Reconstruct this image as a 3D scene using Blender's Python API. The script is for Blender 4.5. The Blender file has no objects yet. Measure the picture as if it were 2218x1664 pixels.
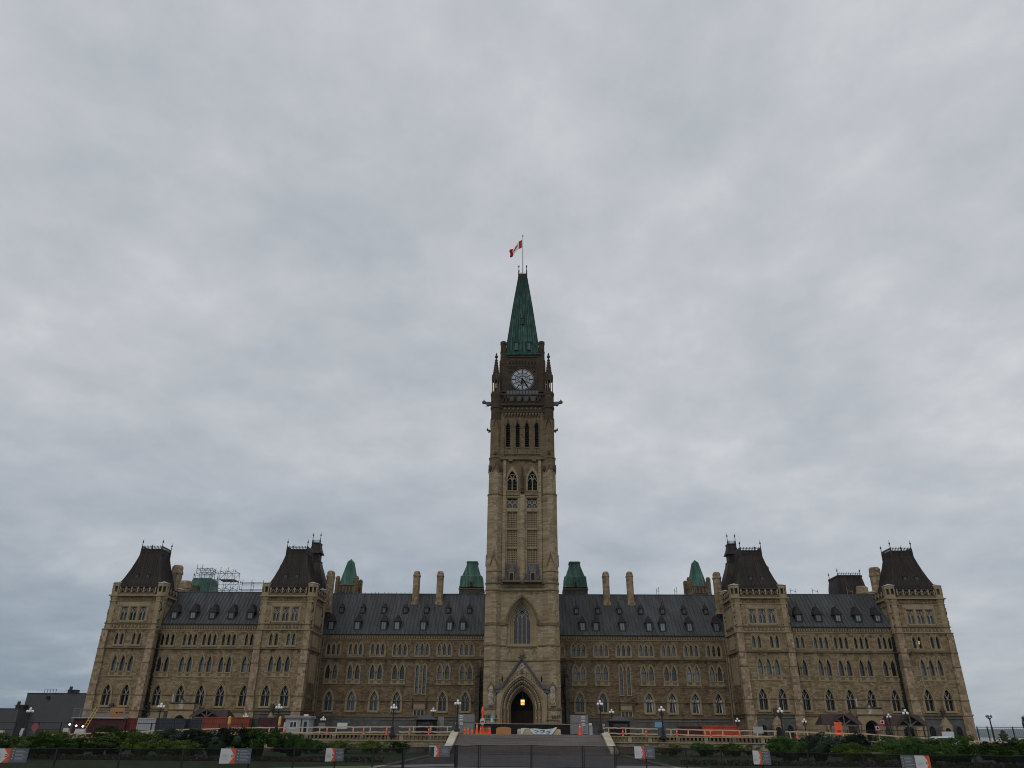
import bpy, math, random
from mathutils import Vector, Matrix
from mathutils.geometry import tessellate_polygon
R = math.radians
rnd = random.Random(7)
scene = bpy.context.scene
COL = scene.collection

# ------------------------------------------------------------------ camera
CX, CY, YAW, PITCH, ROLL, FPX = 1.086, -125.0, R(-1.398), R(25.33), R(0.46), 1598.5
fwd = Vector((math.sin(YAW)*math.cos(PITCH), math.cos(YAW)*math.cos(PITCH), math.sin(PITCH)))
rt = Vector((math.cos(YAW), -math.sin(YAW), 0)); up = rt.cross(fwd)
r_ = rt*math.cos(ROLL)+up*math.sin(ROLL); u_ = -rt*math.sin(ROLL)+up*math.cos(ROLL)
cam_data = bpy.data.cameras.new('camera'); cam = bpy.data.objects.new('camera', cam_data); COL.objects.link(cam)
M3 = Matrix((r_, u_, -fwd)).transposed()
cam.matrix_world = Matrix.Translation((CX, CY, 0)) @ M3.to_4x4()
cam_data.sensor_width = 36; cam_data.lens = FPX/2218*36
cam_data.clip_start = 0.3; cam_data.clip_end = 30000
scene.camera = cam
scene.cycles.filter_width = 1.0
scene.render.resolution_x = 1024; scene.render.resolution_y = 768

# ------------------------------------------------------------------ light
SUN_EL, SUN_ROT = R(38), R(205)
world = bpy.data.worlds.new('World'); scene.world = world; world.use_nodes = True
wt = world.node_tree; wn = wt.nodes; wl = wt.links
for n in list(wn): wn.remove(n)
def N(t, **k):
    n = wn.new(t)
    for a, b in k.items(): setattr(n, a, b)
    return n
def wmath(op, a, b=None, clamp=False):
    n = N('ShaderNodeMath', operation=op, use_clamp=clamp)
    for i, x in enumerate((a, b)):
        if x is None: continue
        if isinstance(x, (int, float)): n.inputs[i].default_value = x
        else: wl.new(x, n.inputs[i])
    return n.outputs[0]
wo = N('ShaderNodeOutputWorld'); bg = N('ShaderNodeBackground'); bg.inputs[1].default_value = 0.1
sky = N('ShaderNodeTexSky', sky_type='NISHITA'); sky.sun_disc = False; sky.sun_elevation = SUN_EL; sky.sun_rotation = SUN_ROT
tc = N('ShaderNodeTexCoord'); sep = N('ShaderNodeSeparateXYZ'); wl.new(tc.outputs['Generated'], sep.inputs[0])
zz = wmath('MAXIMUM', sep.outputs[2], 0.0); zd = wmath('ADD', zz, 0.22)
cmb = N('ShaderNodeCombineXYZ'); wl.new(wmath('DIVIDE', sep.outputs[0], zd), cmb.inputs[0]); wl.new(wmath('DIVIDE', sep.outputs[1], zd), cmb.inputs[1])
def wnoise(sc, det, rough, dist, off, sy=1.0):
    mp = N('ShaderNodeMapping'); wl.new(cmb.outputs[0], mp.inputs[0]); mp.inputs['Location'].default_value = off; mp.inputs['Scale'].default_value = (1, sy, 1)
    n = N('ShaderNodeTexNoise'); n.inputs['Scale'].default_value = sc; n.inputs['Detail'].default_value = det
    n.inputs['Roughness'].default_value = rough; n.inputs['Distortion'].default_value = dist; wl.new(mp.outputs[0], n.inputs['Vector']); return n.outputs[0]
def wramp(fac, stops):
    r = N('ShaderNodeValToRGB'); e = r.color_ramp.elements
    while len(e) < len(stops): e.new(0.5)
    for el, (p, c) in zip(e, stops): el.position = p; el.color = (*c, 1)
    wl.new(fac, r.inputs[0]); return r.outputs[0]
def wmix(fac, a, b):
    m = N('ShaderNodeMix', data_type='RGBA')
    if isinstance(fac, (int, float)): m.inputs[0].default_value = fac
    else: wl.new(fac, m.inputs[0])
    wl.new(a, m.inputs[6]); wl.new(b, m.inputs[7]); return m.outputs[2]
n1 = wnoise(2.3, 7, .56, .05, (3.1, 7.7, 0)); n2 = wnoise(6.5, 7, .6, .1, (1.3, 2.2, 0), .85); n3 = wnoise(.8, 3, .5, 0, (2.3, 6.2, 0))
cl = wmath('ADD', wmath('ADD', wmath('MULTIPLY', n1, .42), wmath('MULTIPLY', n2, .30)), wmath('MULTIPLY', n3, .28))
cloud = wramp(cl, [(.34, (.405, .44, .485)), (.45, (.485, .513, .553)), (.54, (.56, .578, .613)), (.65, (.68, .685, .70))])
# thinner blue-grey bank of cloud low over the horizon
low = wramp(wnoise(1.6, 6, .6, .5, (5.5, 1.5, 0), 1.2), [(.32, (.125, .195, .27)), (.52, (.225, .30, .38)), (.70, (.44, .48, .53))])
hz = wmath('SUBTRACT', 1.0, wmath('DIVIDE', zz, .36), True); hz = wmath('POWER', hz, 1.25)
side = wmath('SUBTRACT', .86, wmath('MULTIPLY', sep.outputs[0], 1.15), True)
cc = wmix(wmath('MULTIPLY', hz, side, True), cloud, low)
sc10 = N('ShaderNodeMix', data_type='RGBA', blend_type='MULTIPLY'); sc10.inputs[0].default_value = 1; wl.new(cc, sc10.inputs[6]); sc10.inputs[7].default_value = (10, 10, 10, 1)
fin = wmix(.05, sc10.outputs[2], sky.outputs[0])
wl.new(fin, bg.inputs[0]); wl.new(bg.outputs[0], wo.inputs[0])
sd = bpy.data.lights.new('sun', 'SUN'); sd.energy = .55; sd.angle = R(40); sd.color = (1, .96, .9)
sun = bpy.data.objects.new('sun', sd); COL.objects.link(sun)
sdir = Vector((math.sin(SUN_ROT)*math.cos(SUN_EL), math.cos(SUN_ROT)*math.cos(SUN_EL), math.sin(SUN_EL)))
sun.rotation_euler = sdir.to_track_quat('Z', 'Y').to_euler()
scene.view_settings.view_transform = 'Standard'; scene.view_settings.look = 'None'; scene.view_settings.gamma = 1
scene.view_settings.exposure = 0

# ------------------------------------------------------------------ materials
MAT = {}
def newmat(name):
    m = bpy.data.materials.new(name); m.use_nodes = True; MAT[name] = m
    return m, m.node_tree.nodes, m.node_tree.links, m.node_tree.nodes['Principled BSDF']
def nmath(nd, lk, op, a, b=None, clamp=False):
    n = nd.new('ShaderNodeMath'); n.operation = op; n.use_clamp = clamp
    for i, x in enumerate((a, b)):
        if x is None: continue
        if isinstance(x, (int, float)): n.inputs[i].default_value = x
        else: lk.new(x, n.inputs[i])
    return n.outputs[0]
def nmix(nd, lk, fac, a, b, bt='MIX'):
    m = nd.new('ShaderNodeMix'); m.data_type = 'RGBA'; m.blend_type = bt
    for s, x in ((0, fac), (6, a), (7, b)):
        if isinstance(x, (int, float)): m.inputs[s].default_value = x
        elif isinstance(x, tuple): m.inputs[s].default_value = (*x, 1) if len(x) == 3 else x
        else: lk.new(x, m.inputs[s])
    return m.outputs[2]
def nnoise(nd, lk, vec, sc, det=4, rough=.6, scale=(1, 1, 1), off=(0, 0, 0)):
    mp = nd.new('ShaderNodeMapping'); mp.inputs['Scale'].default_value = scale; mp.inputs['Location'].default_value = off; lk.new(vec, mp.inputs[0])
    n = nd.new('ShaderNodeTexNoise'); n.inputs['Scale'].default_value = sc; n.inputs['Detail'].default_value = det; n.inputs['Roughness'].default_value = rough
    lk.new(mp.outputs[0], n.inputs['Vector']); return n.outputs[0]
def nramp(nd, lk, fac, stops):
    r = nd.new('ShaderNodeValToRGB'); e = r.color_ramp.elements
    while len(e) < len(stops): e.new(.5)
    for el, (p, c) in zip(e, stops): el.position = p; el.color = (*c, 1)
    lk.new(fac, r.inputs[0]); return r.outputs[0]
def stone(name, base, dark, light, bw=.62, bh=.27, contrast=1.0, grime=.5, rough=.92, patch=(.30, .20, .12), patch_amt=.35):
    m, nd, lk, p = newmat(name)
    tc = nd.new('ShaderNodeNewGeometry'); sp = nd.new('ShaderNodeSeparateXYZ'); lk.new(tc.outputs['Position'], sp.inputs[0])
    cb = nd.new('ShaderNodeCombineXYZ'); lk.new(nmath(nd, lk, 'ADD', sp.outputs[0], sp.outputs[1]), cb.inputs[0]); lk.new(sp.outputs[2], cb.inputs[1])
    v = cb.outputs[0]
    br = nd.new('ShaderNodeTexBrick'); lk.new(v, br.inputs['Vector']); br.inputs['Scale'].default_value = 1
    br.inputs['Brick Width'].default_value = bw; br.inputs['Row Height'].default_value = bh; br.inputs['Mortar Size'].default_value = .018
    br.inputs['Color1'].default_value = (0, 0, 0, 1); br.inputs['Color2'].default_value = (1, 1, 1, 1); br.inputs['Mortar'].default_value = (.35, .35, .35, 1); br.offset = .37; br.squash = .7; br.squash_frequency = 3
    br2 = nd.new('ShaderNodeTexBrick'); mp = nd.new('ShaderNodeMapping'); mp.inputs['Location'].default_value = (3.3, 1.7, 0); lk.new(v, mp.inputs[0]); lk.new(mp.outputs[0], br2.inputs['Vector'])
    br2.inputs['Scale'].default_value = 1; br2.inputs['Brick Width'].default_value = bw*1.7; br2.inputs['Row Height'].default_value = bh*2; br2.inputs['Mortar Size'].default_value = .0
    br2.inputs['Color1'].default_value = (0, 0, 0, 1); br2.inputs['Color2'].default_value = (1, 1, 1, 1); br2.offset = .41; br2.squash = 1.4; br2.squash_frequency = 2
    nz = nnoise(nd, lk, v, 3.6, 6, .75, (1, 1.8, 1)); nf = nnoise(nd, lk, v, 11, 3, .7, (1, 1.5, 1), (4, 4, 0))
    f = nmath(nd, lk, 'ADD', nmath(nd, lk, 'MULTIPLY', br.outputs[0], .32), nmath(nd, lk, 'MULTIPLY', br2.outputs[0], .10))
    f = nmath(nd, lk, 'ADD', f, nmath(nd, lk, 'MULTIPLY', nz, .34)); f = nmath(nd, lk, 'ADD', f, nmath(nd, lk, 'MULTIPLY', nf, .46))
    f = nmath(nd, lk, 'ADD', nmath(nd, lk, 'MULTIPLY', nmath(nd, lk, 'SUBTRACT', f, .58), contrast), .5, True)
    dark, base, light, patch = [(c_[0]*1.0, c_[1]*.965, c_[2]*.93) for c_ in (dark, base, light, patch)] if name not in ('granite', 'dark_stone', 'cheek', 'tracery') else (dark, base, light, patch)
    c = nramp(nd, lk, f, [(.12, dark), (.5, base), (.88, light)])
    pn = nnoise(nd, lk, v, .32, 4, .65, (1, 1.3, 1), (5, 3, 0))
    c = nmix(nd, lk, nmath(nd, lk, 'MULTIPLY', nramp(nd, lk, pn, [(.42, (0, 0, 0)), (.68, (1, 1, 1))]), patch_amt), c, patch)
    # soot and damp streaks running down the stone
    gn = nnoise(nd, lk, v, .55, 5, .7, (2.2, .5, 1), (2, 8, 0))
    g = nmath(nd, lk, 'MULTIPLY', nramp(nd, lk, gn, [(.50, (0, 0, 0)), (.72, (1, 1, 1))]), grime)
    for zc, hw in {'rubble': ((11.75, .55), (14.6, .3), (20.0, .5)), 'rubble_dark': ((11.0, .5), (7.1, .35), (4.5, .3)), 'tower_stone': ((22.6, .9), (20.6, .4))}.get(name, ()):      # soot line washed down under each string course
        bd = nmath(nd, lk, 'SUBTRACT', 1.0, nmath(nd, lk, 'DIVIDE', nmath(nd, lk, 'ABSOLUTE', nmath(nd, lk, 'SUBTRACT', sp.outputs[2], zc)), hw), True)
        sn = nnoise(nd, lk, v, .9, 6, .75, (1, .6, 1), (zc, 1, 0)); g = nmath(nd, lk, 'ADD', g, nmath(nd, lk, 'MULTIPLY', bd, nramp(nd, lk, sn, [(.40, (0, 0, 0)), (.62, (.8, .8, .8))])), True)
    c = nmix(nd, lk, g, c, (dark[0]*.35, dark[1]*.36, dark[2]*.38))
    lk.new(c, p.inputs['Base Color']); p.inputs['Roughness'].default_value = rough; p.inputs['Specular IOR Level'].default_value = .2
    bp = nd.new('ShaderNodeBump'); bp.inputs['Strength'].default_value = .7; bp.inputs['Distance'].default_value = .06
    lk.new(f, bp.inputs['Height']); lk.new(bp.outputs[0], p.inputs['Normal'])
    return m
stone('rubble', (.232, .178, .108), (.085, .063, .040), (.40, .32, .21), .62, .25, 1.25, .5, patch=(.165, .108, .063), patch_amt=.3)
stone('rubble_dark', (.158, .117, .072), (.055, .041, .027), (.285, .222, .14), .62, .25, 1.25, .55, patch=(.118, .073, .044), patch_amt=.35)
stone('ashlar', (.325, .258, .162), (.145, .108, .068), (.43, .345, .235), .95, .42, .9, .42, patch=(.29, .22, .15), patch_amt=.3)
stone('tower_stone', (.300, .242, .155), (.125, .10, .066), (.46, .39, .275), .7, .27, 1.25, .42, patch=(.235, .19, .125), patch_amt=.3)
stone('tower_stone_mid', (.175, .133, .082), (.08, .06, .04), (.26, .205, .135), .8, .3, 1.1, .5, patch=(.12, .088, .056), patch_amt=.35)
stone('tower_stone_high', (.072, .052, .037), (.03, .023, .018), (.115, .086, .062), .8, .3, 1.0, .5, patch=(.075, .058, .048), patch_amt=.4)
stone('quoin', (.30, .228, .148), (.105, .076, .05), (.47, .38, .275), .5, .42, 1.5, .45, patch=(.25, .19, .13), patch_amt=.3)
stone('trim', (.305, .25, .155), (.17, .135, .085), (.385, .32, .21), 1.3, .6, .6, .3, patch=(.24, .20, .14), patch_amt=.25)
stone('trim_dark', (.155, .12, .078), (.075, .057, .039), (.22, .175, .115), 1.3, .6, .7, .4)
stone('tracery', (.33, .29, .235), (.22, .19, .15), (.40, .36, .30), 1.3, .6, .5, .2)
stone('dark_stone', (.07, .06, .048), (.03, .026, .022), (.16, .135, .105), .4, .2, 1.3, .4, patch=(.05, .045, .035))  # near-black stone, also painted behind openings and in the portal as shade
stone('granite', (.105, .108, .10), (.055, .058, .055), (.17, .17, .155), 1.0, .4, .9, .4, patch=(.075, .088, .082))
stone('carved', (.43, .385, .31), (.20, .17, .13), (.56, .51, .43), .35, .3, 1.6, .35)
stone('cheek', (.52, .47, .36), (.25, .22, .17), (.66, .61, .49), 1.2, .5, 1.0, .3)
stone('retaining', (.25, .21, .165), (.075, .065, .055), (.43, .37, .29), .75, .38, 1.6, .5, patch=(.13, .115, .09), patch_amt=.4)
def seam(name, base, dark, light, sc=1.0, rough=.55, metal=0.0, streak=.8):
    m, nd, lk, p = newmat(name)
    tc = nd.new('ShaderNodeNewGeometry'); sp = nd.new('ShaderNodeSeparateXYZ'); lk.new(tc.outputs['Position'], sp.inputs[0])
    cb = nd.new('ShaderNodeCombineXYZ'); lk.new(nmath(nd, lk, 'ADD', sp.outputs[0], nmath(nd, lk, 'MULTIPLY', sp.outputs[1], .35)), cb.inputs[0]); lk.new(sp.outputs[2], cb.inputs[1])
    a = nnoise(nd, lk, cb.outputs[0], 1.6*sc, 3, .6, (1.4, .07, 1)); b = nnoise(nd, lk, cb.outputs[0], .28*sc, 5, .65, (1, .6, 1), (3, 1, 0)); d = nnoise(nd, lk, cb.outputs[0], 3*sc, 4, .7)
    f = nmath(nd, lk, 'ADD', nmath(nd, lk, 'MULTIPLY', a, streak*.6), nmath(nd, lk, 'MULTIPLY', b, .50)); f = nmath(nd, lk, 'ADD', f, nmath(nd, lk, 'MULTIPLY', nmath(nd, lk, 'SUBTRACT', d, .5), .22))
    c = nramp(nd, lk, f, [(.42, dark), (.54, base), (.66, light)])
    lk.new(c, p.inputs['Base Color']); p.inputs['Roughness'].default_value = rough+.15; p.inputs['Specular IOR Level'].default_value = .28; p.inputs['Metallic'].default_value = metal; return m
seam('roof_grey', (.064, .070, .074), (.044, .044, .045), (.098, .106, .110))
seam('roof_brown', (.036, .024, .021), (.020, .013, .012), (.066, .052, .048), 1.2)
seam('copper', (.078, .165, .13), (.038, .085, .07), (.14, .26, .21), 1.3, .7)
seam('copper_spire', (.026, .074, .056), (.009, .026, .021), (.068, .155, .12), 2.6, .65, 0, 1.0)
seam('copper_rib', (.008, .028, .021), (.004, .013, .01), (.02, .06, .045), 2)
seam('slate', (.085, .095, .11), (.05, .055, .065), (.13, .145, .165), 2)
seam('canopy_roof', (.062, .038, .036), (.045, .028, .027), (.08, .052, .05), 2)
def plain(name, col, rough=.7, spec=.3, var=.15, metal=0, sc=3.0):
    m, nd, lk, p = newmat(name)
    tc = nd.new('ShaderNodeTexCoord'); n = nnoise(nd, lk, tc.outputs['Object'], sc, 4, .6)
    c = nramp(nd, lk, n, [(.3, tuple(x*(1-var) for x in col)), (.7, tuple(min(1, x*(1+var)) for x in col))])
    lk.new(c, p.inputs['Base Color']); p.inputs['Roughness'].default_value = rough; p.inputs['Specular IOR Level'].default_value = spec; p.inputs['Metallic'].default_value = metal; return m
plain('dormer_dark', (.022, .015, .014), .7); plain('dark_metal', (.018, .018, .02), .5); plain('white_paint', (.55, .56, .56), .5); plain('louvre', (.022, .021, .02), .8)
plain('red_paint', (.17, .022, .018), .6, var=.3); plain('orange_bright', (.40, .062, .025), .6, var=.25, sc=.8); plain('orange_paint', (.22, .05, .028), .6, var=.25, sc=.8); plain('orange_hi', (.85, .13, .045), .6)
plain('maroon', (.075, .022, .025), .7, var=.3); plain('navy', (.035, .045, .058), .6); plain('green_box', (.03, .09, .065), .6)
plain('pale_grey', (.33, .35, .36), .6, var=.1); plain('mid_grey', (.20, .195, .19), .7); plain('lumber', (.52, .38, .25), .8, var=.2); plain('yellow_paint', (.62, .40, .06), .6)
plain('ochre_board', (.42, .20, .07), .75, var=.15); plain('concrete_block', (.42, .34, .22), .85); plain('cloth_white', (.55, .60, .62), .9, var=.08); plain('cloth_print', (.12, .20, .22), .9, var=.3)
plain('sign_white', (.56, .57, .57), .5, var=.05); plain('sign_grey', (.105, .115, .135), .6, var=.05); plain('sign_orange', (.62, .10, .035), .6, var=.05); plain('sign_text', (.30, .32, .35), .6)
plain('sign_red', (.42, .04, .045), .6); plain('blue_board', (.14, .33, .48), .6); plain('black', (.006, .006, .006), .7); plain('timber', (.13, .11, .088), .8)
plain('cladding', (.085, .085, .092), .85, var=.08, sc=.3); plain('globe_white', (.80, .80, .78), .3); plain('cap_stone', (.42, .41, .40), .8); plain('door_wood', (.035, .012, .010), .6)
plain('pipe_lead', (.19, .16, .125), .7); plain('flower', (.16, .07, .12), .9, var=.8, sc=1.5); plain('hill_forest', (.045, .062, .05), .9, sc=.002); plain('tent', (.05, .05, .055), .6)
plain('car_white', (.62, .64, .64), .25, .6); plain('tyre', (.02, .02, .02), .8); plain('dark_brown_soil', (.05, .04, .032), .95, var=.4); plain('steel', (.19, .20, .21), .5, metal=.3)
m, nd, lk, p = newmat('water'); p.inputs['Base Color'].default_value = (.03, .04, .045, 1); p.inputs['Roughness'].default_value = .25
def paving(name, base, lo, hi):
    m, nd, lk, p = newmat(name); tc = nd.new('ShaderNodeNewGeometry')
    a = nnoise(nd, lk, tc.outputs['Position'], .35, 6, .7, (.35, 1.5, 1)); b = nnoise(nd, lk, tc.outputs['Position'], 6, 4, .7)
    f = nmath(nd, lk, 'ADD', nmath(nd, lk, 'MULTIPLY', a, .7), nmath(nd, lk, 'MULTIPLY', b, .3))
    lk.new(nramp(nd, lk, f, [(.35, lo), (.5, base), (.65, hi)]), p.inputs['Base Color']); p.inputs['Roughness'].default_value = .9; return m
paving('asphalt', (.105, .095, .095), (.075, .068, .07), (.135, .125, .12)); paving('granite_paving', (.21, .195, .18), (.15, .14, .13), (.27, .255, .235))
paving('stair_stone', (.20, .178, .168), (.15, .133, .126), (.25, .226, .212))
def grass(name, lo, hi):
    m, nd, lk, p = newmat(name); tc = nd.new('ShaderNodeNewGeometry')
    a = nnoise(nd, lk, tc.outputs['Position'], .8, 6, .75)
    lk.new(nramp(nd, lk, a, [(.3, lo), (.7, hi)]), p.inputs['Base Color']); p.inputs['Roughness'].default_value = .95; return m
grass('grass', (.028, .05, .014), (.06, .10, .028))
def leaf(name, lo, hi):
    m, nd, lk, p = newmat(name); g = nd.new('ShaderNodeNewGeometry'); oi = nd.new('ShaderNodeObjectInfo')
    a = nnoise(nd, lk, g.outputs['Position'], 1.1, 4, .7)
    f = nmath(nd, lk, 'ADD', nmath(nd, lk, 'MULTIPLY', g.outputs['Random Per Island'], .45), nmath(nd, lk, 'MULTIPLY', a, .6))
    f = nmath(nd, lk, 'ADD', f, nmath(nd, lk, 'MULTIPLY', nmath(nd, lk, 'SUBTRACT', oi.outputs['Random'], .5), .25))
    lk.new(nramp(nd, lk, f, [(.2, lo), (.8, hi)]), p.inputs['Base Color']); p.inputs['Roughness'].default_value = .7; p.inputs['Specular IOR Level'].default_value = .2
    tr = nd.new('ShaderNodeBsdfTranslucent'); lk.new(p.inputs['Base Color'].links[0].from_socket, tr.inputs[0]); ms = nd.new('ShaderNodeMixShader'); ms.inputs[0].default_value = .2
    lk.new(p.outputs[0], ms.inputs[1]); lk.new(tr.outputs[0], ms.inputs[2]); lk.new(ms.outputs[0], nd['Material Output'].inputs[0]); return m
leaf('leaf_green', (.004, .018, .003), (.060, .120, .014)); leaf('leaf_dark', (.004, .012, .007), (.045, .075, .042)); leaf('leaf_lime', (.010, .028, .004), (.125, .18, .02)); leaf('ivy', (.010, .014, .010), (.04, .05, .032))
def glass(name, tint, lighter):
    m, nd, lk, p = newmat(name); oi = nd.new('ShaderNodeObjectInfo'); g = nd.new('ShaderNodeNewGeometry')
    a = nmath(nd, lk, 'ADD', nmath(nd, lk, 'MULTIPLY', oi.outputs['Random'], .6), nmath(nd, lk, 'MULTIPLY', g.outputs['Random Per Island'], .4))
    lk.new(nramp(nd, lk, a, [(.25, tint), (.85, lighter)]), p.inputs['Base Color'])
    p.inputs['Roughness'].default_value = .12; p.inputs['IOR'].default_value = 1.6; p.inputs['Specular IOR Level'].default_value = .6
    n = nnoise(nd, lk, g.outputs['Position'], 1.3, 2, .5); bp = nd.new('ShaderNodeBump'); bp.inputs['Strength'].default_value = .25; bp.inputs['Distance'].default_value = .1
    lk.new(n, bp.inputs['Height']); lk.new(bp.outputs[0], p.inputs['Normal']); return m
glass('glass_dark', (.006, .006, .007), (.018, .018, .02)); glass('glass_grey', (.012, .015, .019), (.12, .135, .15)); glass('glass_purple', (.012, .009, .016), (.03, .022, .038)); glass('glass_pale', (.10, .11, .12), (.22, .24, .25)); glass('clock_glass', (.33, .35, .375), (.40, .42, .45))
for nm_, op_ in (('fence_mesh', .60), ('fence_mesh_open', .42)):
  m, nd, lk, p = newmat(nm_)
  p.inputs['Base Color'].default_value = (.008, .008, .009, 1); p.inputs['Roughness'].default_value = .9; p.inputs['Specular IOR Level'].default_value = .1
  tr = nd.new('ShaderNodeBsdfTransparent'); ms = nd.new('ShaderNodeMixShader')
  g = nd.new('ShaderNodeNewGeometry'); a = nnoise(nd, lk, g.outputs['Position'], 1.2, 4, .6, (1, 1, 2)); lk.new(nmath(nd, lk, 'ADD', nmath(nd, lk, 'MULTIPLY', a, .25), op_), ms.inputs[0])
  lk.new(tr.outputs[0], ms.inputs[1]); lk.new(p.outputs[0], ms.inputs[2]); lk.new(ms.outputs[0], nd['Material Output'].inputs[0])
def emis(name, col, s):
    m, nd, lk, p = newmat(name); p.inputs['Base Color'].default_value = (*col, 1); p.inputs['Emission Color'].default_value = (*col, 1); p.inputs['Emission Strength'].default_value = s
emis('lantern_lit', (1, .50, .06), 1.0); emis('lantern_hot', (1, .78, .22), 1.15); emis('room_light', (.9, .55, .25), .45); emis('flood_lit', (1, .87, .66), 2.5)
# flag material: red - white with leaf mask is geometry, these are two plain cloths
plain('flag_red', (.50, .016, .018), .8, var=.12); plain('flag_white', (.80, .80, .82), .8, var=.05)

# ------------------------------------------------------------------ mesh helpers
class MB:
    def __init__(s): s.v = []; s.f = []; s.m = []; s.mats = []; s.T = None
    def mi(s, mat):
        if mat not in s.mats: s.mats.append(mat)
        return s.mats.index(mat)
    def add(s, vs, fs, mat):
        b = len(s.v); i = s.mi(mat)
        for p in vs:
            p = Vector(p)
            s.v.append(tuple(s.T @ p) if s.T else tuple(p))
        for f in fs: s.f.append([b+k for k in f]); s.m.append(i)
    def box(s, x0, x1, y0, y1, z0, z1, mat):
        s.add([(x0, y0, z0), (x1, y0, z0), (x1, y1, z0), (x0, y1, z0), (x0, y0, z1), (x1, y0, z1), (x1, y1, z1), (x0, y1, z1)],
              [(0, 3, 2, 1), (4, 5, 6, 7), (0, 1, 5, 4), (1, 2, 6, 5), (2, 3, 7, 6), (3, 0, 4, 7)], mat)
    def cbox(s, cx, cy, z0, z1, w, d, mat): s.box(cx-w/2, cx+w/2, cy-d/2, cy+d/2, z0, z1, mat)
    def rings(s, rs, mat, top=True, bot=False):          # rs: lists of equal-length 3-D rings
        n = len(rs[0]); vs = [p for r in rs for p in r]; fs = []
        for k in range(len(rs)-1):
            for i in range(n): j = (i+1) % n; fs.append((k*n+i, k*n+j, (k+1)*n+j, (k+1)*n+i))
        if top: fs.append(tuple((len(rs)-1)*n+i for i in range(n)))
        if bot: fs.append(tuple(reversed(range(n))))
        s.add(vs, fs, mat)
    def lathe(s, cx, cy, prof, mat, n=8, rot=None, top=True):    # prof: (r, z)
        a0 = math.pi/n if rot is None else rot
        s.rings([[(cx+r*math.cos(a0+2*math.pi*i/n), cy+r*math.sin(a0+2*math.pi*i/n), z) for i in range(n)] for r, z in prof], mat, top, True)
    def sqs(s, cx, cy, prof, mat, top=True):             # square loft: (hx, hy, z)
        s.rings([[(cx-a, cy-b, z), (cx+a, cy-b, z), (cx+a, cy+b, z), (cx-a, cy+b, z)] for a, b, z in prof], mat, top, True)
    def bar(s, p, q, w, mat, h=None):
        p = Vector(p); q = Vector(q); d = q-p
        if d.length < 1e-6: return
        d.normalize(); a = d.cross(Vector((0, 1, 0)))
        if a.length < .1: a = d.cross(Vector((1, 0, 0)))
        a.normalize(); b = d.cross(a); h = w if h is None else h
        a *= w/2; b *= h/2
        s.rings([[e-a-b, e+a-b, e+a+b, e-a+b] for e in (p, q)], mat, True, True)
    def pl(s, pts, w, mat, h=None):
        for a, b in zip(pts, pts[1:]): s.bar(a, b, w, mat, h)
    def poly(s, pts, y, mat, holes=()):                  # flat face in plane y from (x,z) outlines
        loops = [[Vector((a, b, 0)) for a, b in pts]]+[[Vector((a, b, 0)) for a, b in h] for h in holes]
        tris = tessellate_polygon(loops); flat = [p for l in loops for p in l]
        s.add([(p.x, y, p.y) for p in flat], [tuple(t) for t in tris], mat)
    def tube(s, o, y0, y1, mat):                         # outline extruded between y0 and y1
        s.rings([[(a, y0, b) for a, b in o], [(a, y1, b) for a, b in o]], mat, False, False)
    def band(s, o1, o2, y, mat):                         # flat ring between two outlines of the same length
        n = len(o1); s.add([(a, y, b) for a, b in o1]+[(a, y, b) for a, b in o2], [(i, (i+1) % n, n+(i+1) % n, n+i) for i in range(n)], mat)
    def solid(s, o, y0, y1, mat): s.poly(o, y0, mat); s.tube(o, y0, y1, mat); s.poly(o, y1, mat)
    def build(s, name, parent=None, loc=(0, 0, 0), rz=0, smooth=False, mesh=None):
        me = mesh or s.mesh(name, smooth)
        o = bpy.data.objects.new(name, me); COL.objects.link(o); o.location = loc; o.rotation_euler = (0, 0, rz); o.parent = parent
        return o
    def mesh(s, name, smooth=False):
        me = bpy.data.meshes.new(name); me.from_pydata(s.v, [], s.f)
        for k in s.mats: me.materials.append(MAT[k])
        me.polygons.foreach_set('material_index', s.m)
        if smooth: me.polygons.foreach_set('use_smooth', [True]*len(s.f))
        me.update(); return me
def place(name, mesh, parent=None, loc=(0, 0, 0), rz=0, label=None):
    o = bpy.data.objects.new(name, mesh); COL.objects.link(o); o.location = loc; o.rotation_euler = (0, 0, rz); o.parent = parent
    if label: o['label'] = label
    return o
def tag(o, label=None, cat=None, group=None, kind=None):
    if label: o['label'] = label
    if cat: o['category'] = cat
    if group: o['group'] = group
    if kind: o['kind'] = kind
    return o
def empty(name, loc=(0, 0, 0), rz=0):
    o = bpy.data.objects.new(name, None); COL.objects.link(o); o.location = loc; o.rotation_euler = (0, 0, rz); o.empty_display_size = .3; return o
def clone(root, loc, rz=0):
    c = root.copy(); COL.objects.link(c); c.location = loc; c.rotation_euler = (0, 0, rz)
    for ch in list(root.children):
        d = ch.copy(); COL.objects.link(d); d.parent = c
        for g in list(ch.children):
            e = g.copy(); COL.objects.link(e); e.parent = d
    return c
def arch(w, z0, zs, z1, cx=0, n=5):
    a = z1-zs; h = w/2; Rr = (a*a+h*h)/w; c = h-Rr; t1 = math.atan2(a, -c)
    right = [(c+Rr*math.cos(t1*i/n), zs+Rr*math.sin(t1*i/n)) for i in range(n)]+[(0, z1)]
    o = [(-h, z0), (h, z0)]+right+[(-x, z) for x, z in reversed(right[:-1])]
    return [(cx+x, z) for x, z in o]
def rect(x0, x1, z0, z1): return [(x0, z0), (x1, z0), (x1, z1), (x0, z1)]
def grow(w, z0, zs, z1, b, cx=0): return arch(w+2*b, z0-.0, zs, z1+b*1.35, cx)
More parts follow.
